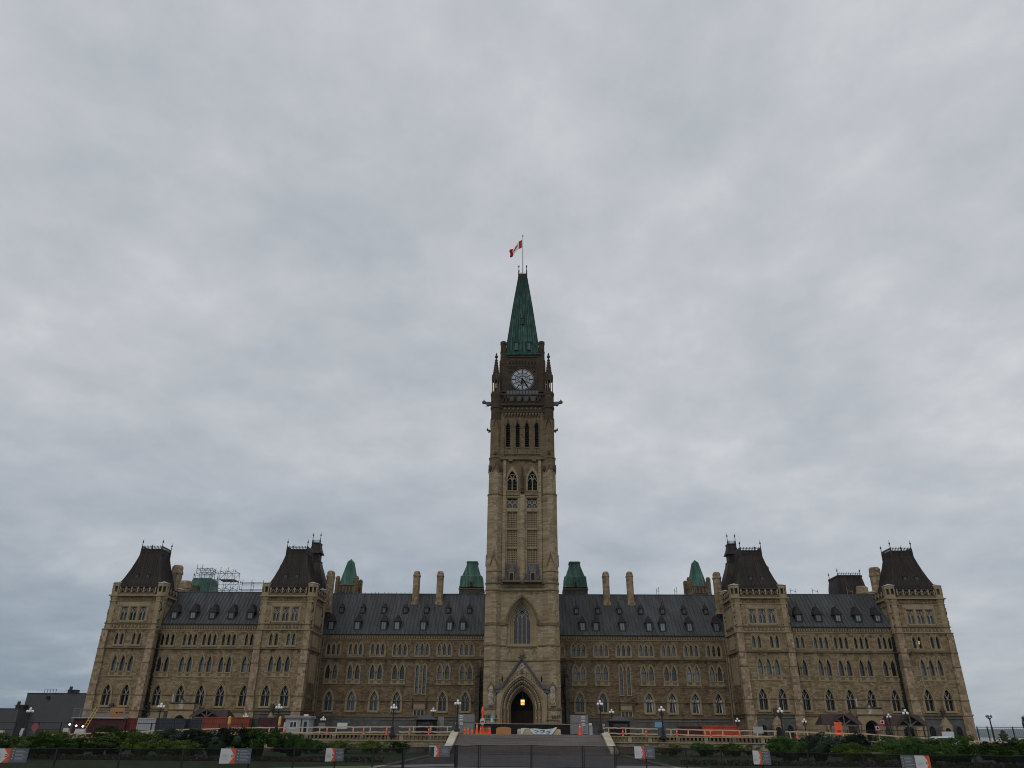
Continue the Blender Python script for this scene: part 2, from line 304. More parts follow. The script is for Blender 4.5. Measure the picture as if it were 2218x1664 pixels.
def light(mb, cx, w, z0, zs, z1, y=0, b=.16, glass='glass_grey', trim='trim', depth=.38, bars=True, hood=True, sash='dark_metal'):
    o = arch(w, z0, zs, z1, cx); g = grow(w, z0, zs, z1, b, cx)
    mb.band(g, o, y-.07, trim); mb.tube(g, y-.07, y+.02, trim); mb.tube(o, y-.07, y+depth, trim); mb.poly(o, y+depth-.02, glass)
    mb.box(cx-w/2-b, cx+w/2+b, y-.16, y+.02, z0-.14, z0+.003, trim)
    if bars:
        zm = z0+(z1-z0)*.5; mb.box(cx-w/2, cx+w/2, y+depth-.09, y+depth-.03, zm-.035, zm+.035, sash)
        mb.pl([(x, y+depth-.05, z) for x, z in o[1:]+o[:1]], .07, sash); mb.bar((cx-w/2, y+depth-.05, z0+.03), (cx+w/2, y+depth-.05, z0+.03), .07, sash)
    if hood:
        h = grow(w, z0, zs, z1, b+.07, cx); mb.pl([(x, y-.1, z) for x, z in h[2:]], .1, trim, .12)
    return o
def ytrac(mb, cx, w, z0, zs, z1, y, mat='tracery', t=.11):
    zf = zs-(z1-zs)*.05; mb.box(cx-t/2, cx+t/2, y-.07, y+.05, z0, zf, mat)
    for s in (-1, 1):
        pts = []
        for i in range(6):
            k = i/5; pts.append((cx+s*(w/2*.62)*k**1.25, y, zf+(z1-zs)*.80*(1-(1-k)**1.6)*.62+k*.15*(z1-zs)))
        mb.pl(pts, t*.8, mat, .1)
def wallface(mb, x0, x1, z0, z1, y, holes, mat): mb.poly(rect(x0, x1, z0, z1), y, mat, holes)

# ------------------------------------------------------------------ ground, road, far hills
def gz(x):
    x = abs(x); P = [(0, -.12), (9, -.12), (14, -.45), (28, -.8), (45, -1.15), (60, -1.35), (90, -1.9), (400, -1.9)]
    for (a, b), (c, d) in zip(P, P[1:]):
        if x <= c: return b+(d-b)*(x-a)/(c-a)
    return -1.9
LAWN = -1.95
b = MB(); b.add([(-9000, -400, LAWN), (9000, -400, LAWN), (9000, 12000, LAWN), (-9000, 12000, LAWN)], [(0, 1, 2, 3)], 'grass')
tag(b.build('lawn'), kind='structure')
b = MB(); xs = [-88, -75, -60, -52, -45, -36, -28, -20, -14, -11, -9, 9, 11, 14, 20, 28, 36, 45, 52, 60, 75, 88]
def front_y(x): return -36.9 if abs(x) < 34 else -36.9-((abs(x)-34)*.12)
vs = []
for x in xs: vs += [(x, front_y(x), gz(x)), (x, 60, gz(x))]
b.add(vs, [(2*i, 2*i+2, 2*i+3, 2*i+1) for i in range(len(xs)-1)], 'asphalt')
b.add([(x, front_y(x), z) for x in xs for z in (gz(x), -2.5)], [(2*i, 2*i+1, 2*i+3, 2*i+2) for i in range(len(xs)-1)], 'retaining')
tag(b.build('plaza'), kind='structure')
b = MB(); b.box(-7.6, 9.9, -124, -43.9, LAWN-.2, LAWN+.02, 'asphalt'); b.box(-8.0, -7.6, -124, -44, LAWN-.2, LAWN+.14, 'granite_paving'); b.box(9.9, 10.3, -124, -44, LAWN-.2, LAWN+.14, 'granite_paving')
tag(b.build('path'), kind='structure')
b = MB(); ns = 12
for i in range(ns):
    y0 = -37-(i+1)*.58; z1 = -.12-i*(1.83/ns); b.box(-6.45-.06*i, 8.78+.06*i, y0, y0+.62, -2.4, z1-.002*i, 'stair_stone')
    b.box(-6.45-.06*i, 8.78+.06*i, y0-.03, y0+.05, z1-.06, z1+.006, 'stair_stone')
tag(b.build('stairs'), kind='structure')
def ridge(name, pts, y, mat, depth):
    b = MB(); b.add([(x, y, LAWN-3) for x, z in pts]+[(x, y+depth*.5, z) for x, z in pts]+[(x, y+depth, LAWN-3) for x, z in pts],
        [(i, i+1, len(pts)+i+1, len(pts)+i) for i in range(len(pts)-1)]+[(len(pts)+i, len(pts)+i+1, 2*len(pts)+i+1, 2*len(pts)+i) for i in range(len(pts)-1)], mat)
    return tag(b.build(name), kind='structure')
b = MB(); b.add([(-9000, 170, LAWN+.02), (9000, 170, LAWN+.02), (9000, 5600, LAWN+.02), (-9000, 5600, LAWN+.02)], [(0, 1, 2, 3)], 'water'); tag(b.build('river'), kind='structure')
rr = random.Random(3)
ridge('hills', [(-8000+i*400, 34+rr.uniform(-6, 9)+(14 if i > 22 else 0)) for i in range(41)], 5200, 'hill_forest', 1500)

# ------------------------------------------------------------------ the parliament building
B = empty('parliament_building')
tag(B, 'long symmetrical Gothic sandstone parliament building with a tall central clock tower', 'building')

# window prototypes (front frame: x right, -y outwards, wall plane at y = 0)
P = {}
def proto(name, fn):
    b = MB(); fn(b); P[name] = b.mesh(name)
def pw_triple(g):
    def f(b):
        for dx in (-.87, 0, .87): light(b, dx, .52, 11.95, 13.0, 13.75, glass=g, b=.14)
        b.box(-1.32, 1.32, -.1, .02, 11.6, 11.8, 'trim')
        b.box(-1.4, -1.27, -.05, .02, 11.8, 13.1, 'trim'); b.box(1.27, 1.4, -.05, .02, 11.8, 13.1, 'trim')
    return f
proto('wt_grey', pw_triple('glass_grey')); proto('wt_dark', pw_triple('glass_dark'))
def pw_pair(g, xs=(-.63, .63), w=.76, z0=8.1, zs=9.15, z1=10.4):
    def f(b):
        for dx in xs: light(b, dx, w, z0, zs, z1, glass=g, b=.17)
        e = max(xs)+w/2+.22
        b.box(-e, e, -.05, .02, z0-.72, z0-.15, 'trim'); b.box(-e-.05, e+.05, -.11, .02, z0-.84, z0-.73, 'trim')
        for dx in xs: b.box(dx-w/2+.08, dx+w/2-.08, -.075, .0, z0-.62, z0-.27, 'trim_dark')
        for a, c in zip(xs, xs[1:]): b.lathe((a+c)/2, -.13, [(.09, zs-.12), (.13, zs+.02), (.07, zs+.14)], 'dark_stone', 6)
    return f
proto('wp_dark', pw_pair('glass_dark')); proto('wp_grey', pw_pair('glass_grey')); proto('wp_pale', pw_pair('glass_pale'))
proto('wp_side', pw_pair('glass_grey', z0=8.6, zs=9.75, z1=11.0)); proto('wp_side_d', pw_pair('glass_dark', z0=8.6, zs=9.75, z1=11.0))
def pw_big(g, z0, zs, z1, w=1.3, curtain=False):
    def f(b):
        light(b, 0, w, z0, zs, z1, glass=g, b=.2, bars=False, depth=.5, trim='trim'); ytrac(b, 0, w, z0, zs, z1, .22)
        b.box(-w/2, w/2, .38, .42, z0+(z1-z0)*.48, z0+(z1-z0)*.48+.06, 'dark_metal')
        for s in (-1, 1): b.box(s*w/4-.02, s*w/4+.02, .38, .42, z0, zs, 'dark_metal')
        if curtain:
            for s in (-1, 1):
                x0 = s*w/2*.97; b.add([(x0, .44, z0), (x0-s*.12, .44, z0), (x0-s*.28, .44, zs-.3), (x0-s*.5, .44, zs+.5), (x0, .44, zs+.4)], [(0, 1, 2, 3, 4)], 'cloth_white')
        b.box(-w/2-.3, w/2+.3, -.2, .02, z0-.3, z0-.14, 'trim')
        b.box(-w/2-.34, -w/2-.2, -.06, .02, z0-.1, zs, 'trim'); b.box(w/2+.2, w/2+.34, -.06, .02, z0-.1, zs, 'trim')
    return f
proto('wb_dark', pw_big('glass_dark', 3.57, 5.1, 6.65)); proto('wb_wing', pw_big('glass_grey', 3.25, 4.8, 6.2, 1.25)); proto('wb_curt', pw_big('glass_dark', 3.25, 4.8, 6.2, 1.25, True)); proto('wb_wdark', pw_big('glass_dark', 3.25, 4.8, 6.2, 1.25))
def pw_tall(b):
    for dx in (-.62, .62):
        light(b, dx, .5, 5.85, 9.6, 10.4, glass='glass_grey', b=.16)
        for z in (6.8, 7.7, 8.9): b.box(dx-.25, dx+.25, .3, .35, z, z+.05, 'dark_metal')
proto('w_tall', pw_tall)
def pw_low(b):
    b.box(-1.15, 1.15, -.12, .02, 3.3, 3.6, 'trim_dark'); b.box(-1.3, 1.3, -.18, .02, 4.35, 4.5, 'trim_dark'); b.box(-.95, .95, -.06, .02, 3.6, 4.35, 'trim')
    for x in (-.9, -.3, .3, .9): b.box(x-.07, x+.07, -.06, .3, 2.2, 3.3, 'tracery')
    b.box(-.9, .9, .28, .3, 2.2, 3.3, 'glass_dark'); b.box(-1.1, 1.1, -.16, .3, 2.05, 2.2, 'trim_dark')
    for x in (-1.15, 1.15): b.lathe(x, -.15, [(.10, 3.5), (.14, 4.2), (.05, 4.9), (.12, 5.0), (.02, 5.3)], 'dark_stone', 6)
proto('w_low', pw_low)
def pw_sq(b):      # square-headed traceried window of the corner towers
    w = 1.04; o = rect(-w/2, w/2, 16.4, 18.5)
    b.tube(o, -.06, .36, 'trim'); b.poly(o, .34, 'glass_grey')
    b.box(-.05, .05, .05, .2, 16.4, 17.75, 'tracery')
    for s in (-1, 1):
        c = s*.27; b.pl([(c-.25, .12, 17.35), (c-.17, .12, 17.6), (c, .12, 17.8), (c+.17, .12, 17.6), (c+.25, .12, 17.35)], .07, 'tracery')
        b.poly([(s*.52, 17.45), (s*.45, 17.75), (s*.27, 17.9), (s*.3, 18.5), (s*.52, 18.5)], .16, 'tracery')
    b.pl([(0, .12, 17.75), (-.2, .12, 18.05), (0, .12, 18.35), (.2, .12, 18.05), (0, .12, 17.75)], .07, 'tracery')
    b.pl([(-.3, .12, 17.85), (-.3, .12, 18.5)], .05, 'tracery'); b.pl([(.3, .12, 17.85), (.3, .12, 18.5)], .05, 'tracery')
proto('w_sq', pw_sq)
def pw_two(b):
    for dx in (-.44, .44): light(b, dx, .54, 12.6, 13.7, 14.47, b=.15)
    b.box(-.95, .95, -.12, .02, 12.3, 12.46, 'trim')
proto('w_two', pw_two)
def pw_side3(g):
    def f(b):
        for dx in (-.87, 0, .87): light(b, dx, .54, 12.68, 13.75, 14.5, glass=g, b=.14)
        b.box(-1.35, 1.35, -.1, .02, 12.36, 12.54, 'trim')
    return f
proto('ws_grey', pw_side3('glass_grey')); proto('ws_dark', pw_side3('glass_dark'))
proto('w_tri', pw_pair('glass_grey', (-1.32, 0, 1.32), .76, 8.6, 9.75, 11.0)); proto('w_tri_pale', pw_pair('glass_pale', (-1.32, 0, 1.32), .76, 8.6, 9.75, 11.0))
HO = {'wt': [arch(.52, 11.95, 13.0, 13.75, d) for d in (-.87, 0, .87)], 'wp': [arch(.76, 8.1, 9.15, 10.4, d) for d in (-.63, .63)],
      'wps': [arch(.76, 8.6, 9.75, 11.0, d) for d in (-.63, .63)], 'wb': [arch(1.25, 3.25, 4.8, 6.2)], 'wbs': [arch(1.3, 3.57, 5.1, 6.65)],
      'tall': [arch(.5, 5.85, 9.6, 10.4, d) for d in (-.62, .62)], 'low': [rect(-.9, .9, 2.2, 3.3)], 'sq': [rect(-.52, .52, 16.4, 18.5)],
      'two': [arch(.54, 12.6, 13.7, 14.47, d) for d in (-.44, .44)], 'ws': [arch(.54, 12.68, 13.75, 14.5, d) for d in (-.87, 0, .87)],
      'tri': [arch(.76, 8.6, 9.75, 11.0, d) for d in (-1.32, 0, 1.32)]}
def H(kind, cx): return [[(x+cx, z) for x, z in o] for o in HO[kind]]

def dormer(w, h, roofh, over, slope, glassm='glass_pale'):
    """gabled roof dormer: front at y=0, runs back into the slope (dz/dy = slope)"""
    b = MB(); d = (h+.2)/slope
    b.box(-w/2, w/2, 0.03, d, 0, h, 'dormer_dark'); g = w*.30
    b.box(-g, g, -.02, .03, .12, h-.1, glassm); b.box(-w/2-.02, -g, -.05, .1, -.02, h, 'dark_metal'); b.box(g, w/2+.02, -.05, .1, -.02, h, 'dark_metal')
    b.box(-w/2-.03, w/2+.03, -.06, .1, h-.12, h+.02, 'dark_metal'); b.box(-w/2-.03, w/2+.03, -.07, .1, -.08, .1, 'dark_metal'); b.box(-.025, .025, -.045, 0, .1, h-.1, 'dark_metal')
    e = w/2+over; dd = d+(roofh)/slope
    b.add([(-e, -.18, h), (e, -.18, h), (0, .35, h+roofh), (-e, dd, h), (e, dd, h), (0, dd, h+roofh)], [(0, 1, 2), (0, 2, 5, 3), (1, 4, 5, 2), (0, 3, 4, 1)], 'dormer_dark')
    b.lathe(0, .36, [(.05, h+roofh-.1), (.03, h+roofh+.45)], 'dark_metal', 5)
    return b.mesh('dormer_window')
DM_lo = dormer(1.15, 1.42, 1.25, .12, 1.24); DM_up = dormer(.78, .88, .85, .08, 1.17, 'glass_grey'); DM_side = dormer(1.12, 1.12, 1.4, .2, 1.3)
def roof_slope(b, x0, x1, y0, z0, y1, z1, mat, step=.62, rib=True):
    b.add([(x0, y0, z0), (x1, y0, z0), (x1, y1, z1), (x0, y1, z1)], [(0, 1, 2, 3)], mat)
    if rib:
        n = int((x1-x0)/step)
        nrm = Vector((0, -(z1-z0), (y1-y0))).normalized()*.035
        for i in range(1, n):
            x = x0+i*(x1-x0)/n; b.bar((x, y0+nrm.y, z0+nrm.z), (x, y1+nrm.y, z1+nrm.z), .05, mat, .09)
def chimney(w, d, z0, z1, mat='rubble'):
    b = MB(); b.box(-w/2-.1, w/2+.1, -d/2-.1, d/2+.1, z0, z0+.6, mat)
    c = w*.2; oct_ = lambda a, q: [(-a+c, -q), (a-c, -q), (a, -q+c), (a, q-c), (a-c, q), (-a+c, q), (-a, q-c), (-a, -q+c)]
    L = lambda a, q, z: [(x, y, z) for x, y in oct_(a, q)]
    h = z1-z0
    b.rings([L(w/2, d/2, z0+.6), L(w/2, d/2, z1-h*.17), L(w/2+.07, d/2+.07, z1-h*.16), L(w/2+.07, d/2+.07, z1-h*.12), L(w/2-.03, d/2-.03, z1-h*.11), L(w/2-.03, d/2-.03, z1-.3), L(w/2-.2, d/2-.2, z1)], mat, True, True)
    return b.mesh('chimney')
def frieze(b, x0, x1, z0, z1, y, mat='trim', n=None, dark='dark_stone'):
    """corbel table: projecting band over a row of small pointed corbels"""
    b.box(x0, x1, y-.22, y, z1-.14, z1, mat); b.box(x0, x1, y-.10, y, z0-.08, z0, mat); b.box(x0, x1, y-.03, y, z0, z1-.14, 'trim_dark')
    n = n or max(2, int((x1-x0)/.42)); s = (x1-x0)/n
    for i in range(n):
        c = x0+(i+.5)*s; b.add([(c-s*.48, y-.16, z1-.14), (c+s*.48, y-.16, z1-.14), (c, y-.16, z0+.05), (c-s*.48, y, z1-.14), (c+s*.48, y, z1-.14), (c, y, z0+.05)], [(0, 1, 2), (0, 2, 5, 3), (1, 4, 5, 2)], mat)

# ---- centre wings
def centre_wing(s):
    Y = 8.0; X0, X1 = 5.6, 35.4
    b = MB(); b.T = Matrix.Diagonal((s, 1, 1, 1)); cs = [9.5+3.81*i for i in range(7)]
    holes = []
    for i, c in enumerate(cs):
        holes += H('wt', c); holes += H('tall' if i == 2 else 'wp', c); holes += H('low', c) if i == 2 else H('wb', c)
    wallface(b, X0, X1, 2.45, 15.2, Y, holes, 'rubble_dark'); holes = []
    b.poly(rect(X0, X1, -2, 2.45), Y-.12, 'granite', [rect(cs[2]-.9, cs[2]+.9, 2.2, 2.44)])
    for z, h, pr, mt in ((2.3, .25, .26, 'trim_dark'), (1.85, .14, .2, 'trim_dark'), (4.72, .12, .12, 'trim_dark'), (11.32, .16, .2, 'trim_dark'), (7.0, .1, .06, 'trim_dark')):
        b.box(X0, X1, Y-pr, Y+.02, z, z+h, mt)
    frieze(b, X0, X1, 14.5, 15.12, Y, 'trim')
    b.box(X0, X1, Y-.42, Y+.1, 15.12, 15.28, 'dark_metal')
    b.box(X0, X1, Y, Y+12, -2, -1.9, 'granite'); b.box(X0, X1, Y+12.2, Y+12.4, -2, 15, 'rubble_dark')
    w = b.build('centre_wing', B)
    w['label'] = 'recessed brown stone wing %s of the clock tower' % ('left' if s < 0 else 'right')
    r = MB(); r.T = b.T; roof_slope(r, X0-.4, X1, Y-.5, 15.25, 14.2, 23.1, 'roof_grey'); r.add([(X0-.4, 14.2, 23.1), (X1, 14.2, 23.1), (X1, 21, 15.2), (X0-.4, 21, 15.2)], [(0, 1, 2, 3)], 'roof_grey')
    r.box(X0-.4, X1, 14.1, 14.4, 23.05, 23.17, 'slate'); r.build('roof', w)
    for i, c in enumerate(cs):
        last = i == 6
        place('window', P['wt_dark' if last else 'wt_grey'], w, (s*c, Y, 0))
        if i == 2: place('window', P['w_tall'], w, (s*c, Y, 0)); place('window', P['w_low'], w, (s*c, Y, 0))
        else:
            place('window', P['wp_dark' if (s < 0 and i > 2) else ('wp_pale' if s > 0 and i in (0, 5) else 'wp_grey')], w, (s*c, Y, 0))
            place('window', P['wb_curt' if s > 0 and i > 2 else ('wb_wdark' if i < 2 else 'wb_wing')], w, (s*c, Y, 0))
    place('window', P['wt_grey'], w, (s*5.9, Y+.02, 0))
    for c in [9.5+3.81*i for i in range(7)]:
        place('dormer_window', DM_up, w, (s*c, 10.75, 19.25))
    for c in (10.35, 12.65, 17.2, 21.8, 24.1, 28.7, 33.3): place('dormer_window', DM_lo, w, (s*c, 8.15, 16.0))
    ch = chimney(1.18, 1.3, 20.9, 27.0, 'quoin')
    for c in (15.2, 19.55): place('chimney', ch, w, (s*c, 13, 0))
    place('chimney', chimney(1.25, 1.5, 19, 26.3, 'quoin'), w, (s*34.6, 9.5, 0))
    # dark flying buttress beside the clock tower
    q = MB(); q.T = b.T
    q.box(7.0, 7.7, 4.4, 8.0, -1.5, 8.6, 'dark_stone'); q.add([(7.0, 4.4, 8.6), (7.7, 4.4, 8.6), (7.7, 8, 10.4), (7.0, 8, 10.4), (7, 8, 8.6), (7.7, 8, 8.6)], [(0, 1, 2, 3), (0, 3, 4), (1, 5, 2)], 'dark_stone')
    q.lathe(7.35, 4.5, [(.36, 8.4), (.4, 9.2), (.1, 10.6)], 'dark_stone', 6); q.pl([(7.0, 6.2, 6.4), (6.4, 6.2, 7.6), (5.9, 6.2, 8.2)], .35, 'dark_stone'); q.box(6.0, 6.9, 6.5, 8.0, -1.5, 6.5, 'rubble_dark')
    q.build('flying_buttress', w)
    # roof-top safety stanchions
    k = MB(); k.T = b.T
    rq = random.Random(4+s)
    for i in range(16 if s < 0 else 3):
        x = 21+i*.8+rq.uniform(-.2, .2) if s < 0 else 24.6+i*3.3
        if x > 34: break
        k.box(x-.04, x+.04, 14.5, 14.56, 23.1, 23.5 if s < 0 else 24.3, 'steel')
        if s > 0: k.box(x+.35, x+.42, 14.5, 14.56, 23.1, 24.6, 'steel'); k.box(x, x+.4, 14.5, 14.55, 23.7, 23.75, 'steel')
    if s > 0: k.box(21, 33, 14.5, 14.55, 23.3, 23.33, 'steel')
    k.build('roof_stanchion', w)
    return w
for s in (-1, 1): centre_wing(s)

# ---- side wings
def side_wing(s):
    Y = 1.5; X0, X1 = 42.6, 60.3
    b = MB(); b.T = Matrix.Diagonal((s, 1, 1, 1)); cs = [44.35, 48.15, 51.35, 54.6, 58.35]; holes = []
    for c in cs: holes += H('ws', c)+H('wps', c)+H('wbs', c)
    wallface(b, X0, X1, 2.9, 16, Y, holes, 'rubble')
    b.poly(rect(X0, X1, -2.4, 2.9), Y-.12, 'ashlar')
    for z, h, pr, mt in ((2.75, .22, .3, 'trim_dark'), (5.1, .12, .12, 'trim_dark'), (12.05, .16, .2, 'trim_dark'), (3.05, .1, .1, 'trim')): b.box(X0, X1, Y-pr, Y+.02, z, z+h, mt)
    frieze(b, X0, X1, 15.15, 15.85, Y, 'trim'); b.box(X0, X1, Y-.42, Y+.1, 15.85, 16.02, 'dark_metal')
    b.box(X0, X1, Y+8, Y+8.2, -2, 15.9, 'rubble')
    w = b.build('side_wing', B); w['label'] = 'lighter stone side wing between the two %s corner towers' % ('left' if s < 0 else 'right')
    r = MB(); r.T = b.T; roof_slope(r, X0, X1, Y-.5, 16.0, 5.9, 21.9, 'roof_grey', .6); r.add([(X0, 5.9, 21.9), (X1, 5.9, 21.9), (X1, 10, 16), (X0, 10, 16)], [(0, 1, 2, 3)], 'roof_grey'); r.box(X0, X1, 5.8, 6.05, 21.85, 21.98, 'slate')
    r.build('roof', w)
    for i, c in enumerate(cs):
        dk = (i >= 3) if s > 0 else i == 4
        place('window', P['ws_dark' if (s > 0 and i in (3, 4)) or (s < 0 and i == 4) else 'ws_grey'], w, (s*c, Y, 0)); place('window', P['wp_side_d' if dk or (s < 0 and i == 4) else 'wp_side'], w, (s*c, Y, 0)); place('window', P['wb_dark'], w, (s*c, Y, 0))
    for c in (45.3, 48.5, 51.7, 54.95, 58.1): place('dormer_window', DM_side, w, (s*c, 1.62, 16.85))
    # ivy climbing in the corner by the end tower
    iv = MB(); q = random.Random(11)
    for i in range(1500):
        z = q.uniform(-1.2, 1)**1 if i % 3 == 0 else q.uniform(-1, 14.5)
        wd = .55 if z > 4 else 1.0+(4-z)*.12; x = s*(60.0-q.random()*wd); y = 1.38-q.random()*.18*(1 if z > 3 else 3); a = q.uniform(0, 6.28); r = q.uniform(.06, .15)
        iv.add([(x-r*math.cos(a), y, z-r*math.sin(a)), (x+r*math.sin(a), y-.08, z-r*math.cos(a)), (x+r*math.cos(a), y, z+r*math.sin(a)), (x-r*math.sin(a), y-.04, z+r*math.cos(a))], [(0, 1, 2, 3)], 'ivy')
    iv.build('ivy', w)
    # stone entrance porch
    p = MB(); cx = s*52.85; z0 = -1.5
    o = arch(2.2, z0, .9, 2.2, 0); p.T = Matrix.Translation((cx, 0, 0))
    p.poly([(-1.95, z0), (1.95, z0), (1.95, 3.9), (.62, 3.9), (.3, 4.1), (0, 4.55), (-.3, 4.1), (-.62, 3.9), (-1.95, 3.9)], -1.2, 'ashlar', [o])
    p.tube(o, -1.2, .6, 'ashlar'); p.poly(o, .6, 'black'); p.band(grow(2.2, z0, .9, 2.2, .22), o, -1.26, 'trim'); p.tube(grow(2.2, z0, .9, 2.2, .22), -1.26, -1.2, 'trim')
    for x in (-1.95, 1.95): p.add([(x, -1.2, z0), (x, 1.4, z0), (x, 1.4, 3.9), (x, -1.2, 3.9)], [(0, 1, 2, 3)], 'ashlar')
    p.box(-1.95, 1.95, -1.2, 1.4, 3.8, 3.88, 'slate'); p.box(-2.05, 2.05, -1.34, -1.18, 2.85, 3.0, 'trim_dark')
    p.pl([(-2.0, -1.22, 3.93), (-.62, -1.22, 3.93), (-.3, -1.22, 4.15), (0, -1.22, 4.6), (.3, -1.22, 4.15), (.62, -1.22, 3.93), (2.0, -1.22, 3.93)], .12, 'slate', .3)
    for x in (-2.3, 2.3): p.box(x-.3, x+.3, -1.1, 1.4, z0, 2.7, 'dark_stone'); p.sqs(x, -.3, [(.34, .9, 2.7), (.34, .5, 3.2), (.3, .3, 3.7)], 'trim_dark')
    p.box(-.35, .35, -1.27, -1.2, 3.05, 3.75, 'carved'); p.box(-.15, .15, -1.3, -1.2, 3.9, 4.3, 'carved')
    p.box(-1.75, -1.6, -1.0, -.85, 3.9, 5.0, 'cap_stone'); p.box(-1.8, -1.55, -1.05, -.8, 4.9, 5.1, 'cap_stone')
    pp = p.build('entrance_porch', w)
    return w
for s in (-1, 1): side_wing(s)

# ---- corner towers
TUR = MB()      # lantern turret, origin at its axis
TUR.lathe(0, 0, [(.86, 14.95), (.86, 19.6), (.98, 19.9), (1.06, 20.25), (1.06, 20.42)], 'ashlar')
TUR.lathe(0, 0, [(1.12, 20.36), (1.12, 20.5), (.98, 20.52), (.98, 20.95)], 'trim')
for i in range(8):
    a = math.pi/4*i+math.pi/8; TUR.lathe(.88*math.cos(a), .88*math.sin(a), [(.15, 20.95), (.15, 22.0)], 'ashlar', 4)
TUR.lathe(0, 0, [(.62, 20.9), (.62, 22.0)], 'dark_stone')
TUR.lathe(0, 0, [(1.0, 21.85), (1.03, 22.1), (1.0, 22.38)], 'ashlar'); TUR.lathe(0, 0, [(1.10, 22.36), (1.10, 22.44), (.5, 22.62), (.03, 22.78)], 'cap_stone')
q = random.Random(5)
for i in range(34):      # carved, weather-blackened stone work on the shaft
    z = q.uniform(15.1, 19.6); a = q.choice([math.pi*1.25, math.pi*1.75])+q.uniform(-.16, .16); TUR.cbox(.84*math.cos(a), .84*math.sin(a), z, z+q.uniform(.15, .4), q.uniform(.12, .28), q.uniform(.12, .25), q.choice(['dark_stone', 'ashlar', 'dark_stone']))
TUR = TUR.mesh('turret')
FIN = MB(); FIN.lathe(0, 0, [(.13, -1.0), (.10, .4), (.06, .5), (.05, 1.2), (.13, 1.3), (.13, 1.42), (.03, 1.6), (.02, 1.9)], 'dark_metal', 6); FIN = FIN.mesh('finial')
def cresting(hx, n, h=.55):
    b = MB(); b.box(-hx, hx, -.03, .03, 0, .06, 'dark_metal'); b.box(-hx, hx, -.02, .02, h*.55, h*.55+.05, 'dark_metal')
    for i in range(n):
        x = -hx+2*hx*(i+.5)/n; b.box(x-.04, x+.04, -.03, .03, 0, h, 'dark_metal'); b.lathe(x, 0, [(.08, h-.16), (.02, h+.06)], 'dark_metal', 4)
    return b.mesh('cresting')
CR = cresting(1.78, 14); CRs = cresting(.62, 6, .5)
def parapet(b, x0, x1, y, n, zb=20.42):      # pierced parapet of pointed gablets
    b.box(x0, x1, y-.02, y+.3, zb, zb+.35, 'trim_dark'); b.box(x0, x1, y+.12, y+.25, zb+.35, zb+1.1, 'dark_stone'); b.box(x0, x1, y-.08, y+.3, zb+1.28, zb+1.38, 'dark_stone'); s = (x1-x0)/n  # dark backing strip paints the shade seen through the gablet openings
    for i in range(n+1):
        x = x0+i*s; b.pl([(x, y, zb+.35), (x, y, zb+.9), (x+(.0), y-.03, zb+1.3)], .12, 'tracery')
        if i < n:
            b.pl([(x, y, zb+.3), (x+s*.5, y, zb+.95), (x+s, y, zb+.3)], .14, 'trim_dark', .2); b.pl([(x+.03, y, zb+1.28), (x+s*.18, y, zb+.9)], .08, 'tracery'); b.pl([(x+s-.03, y, zb+1.28), (x+s*.82, y, zb+.9)], .08, 'tracery')
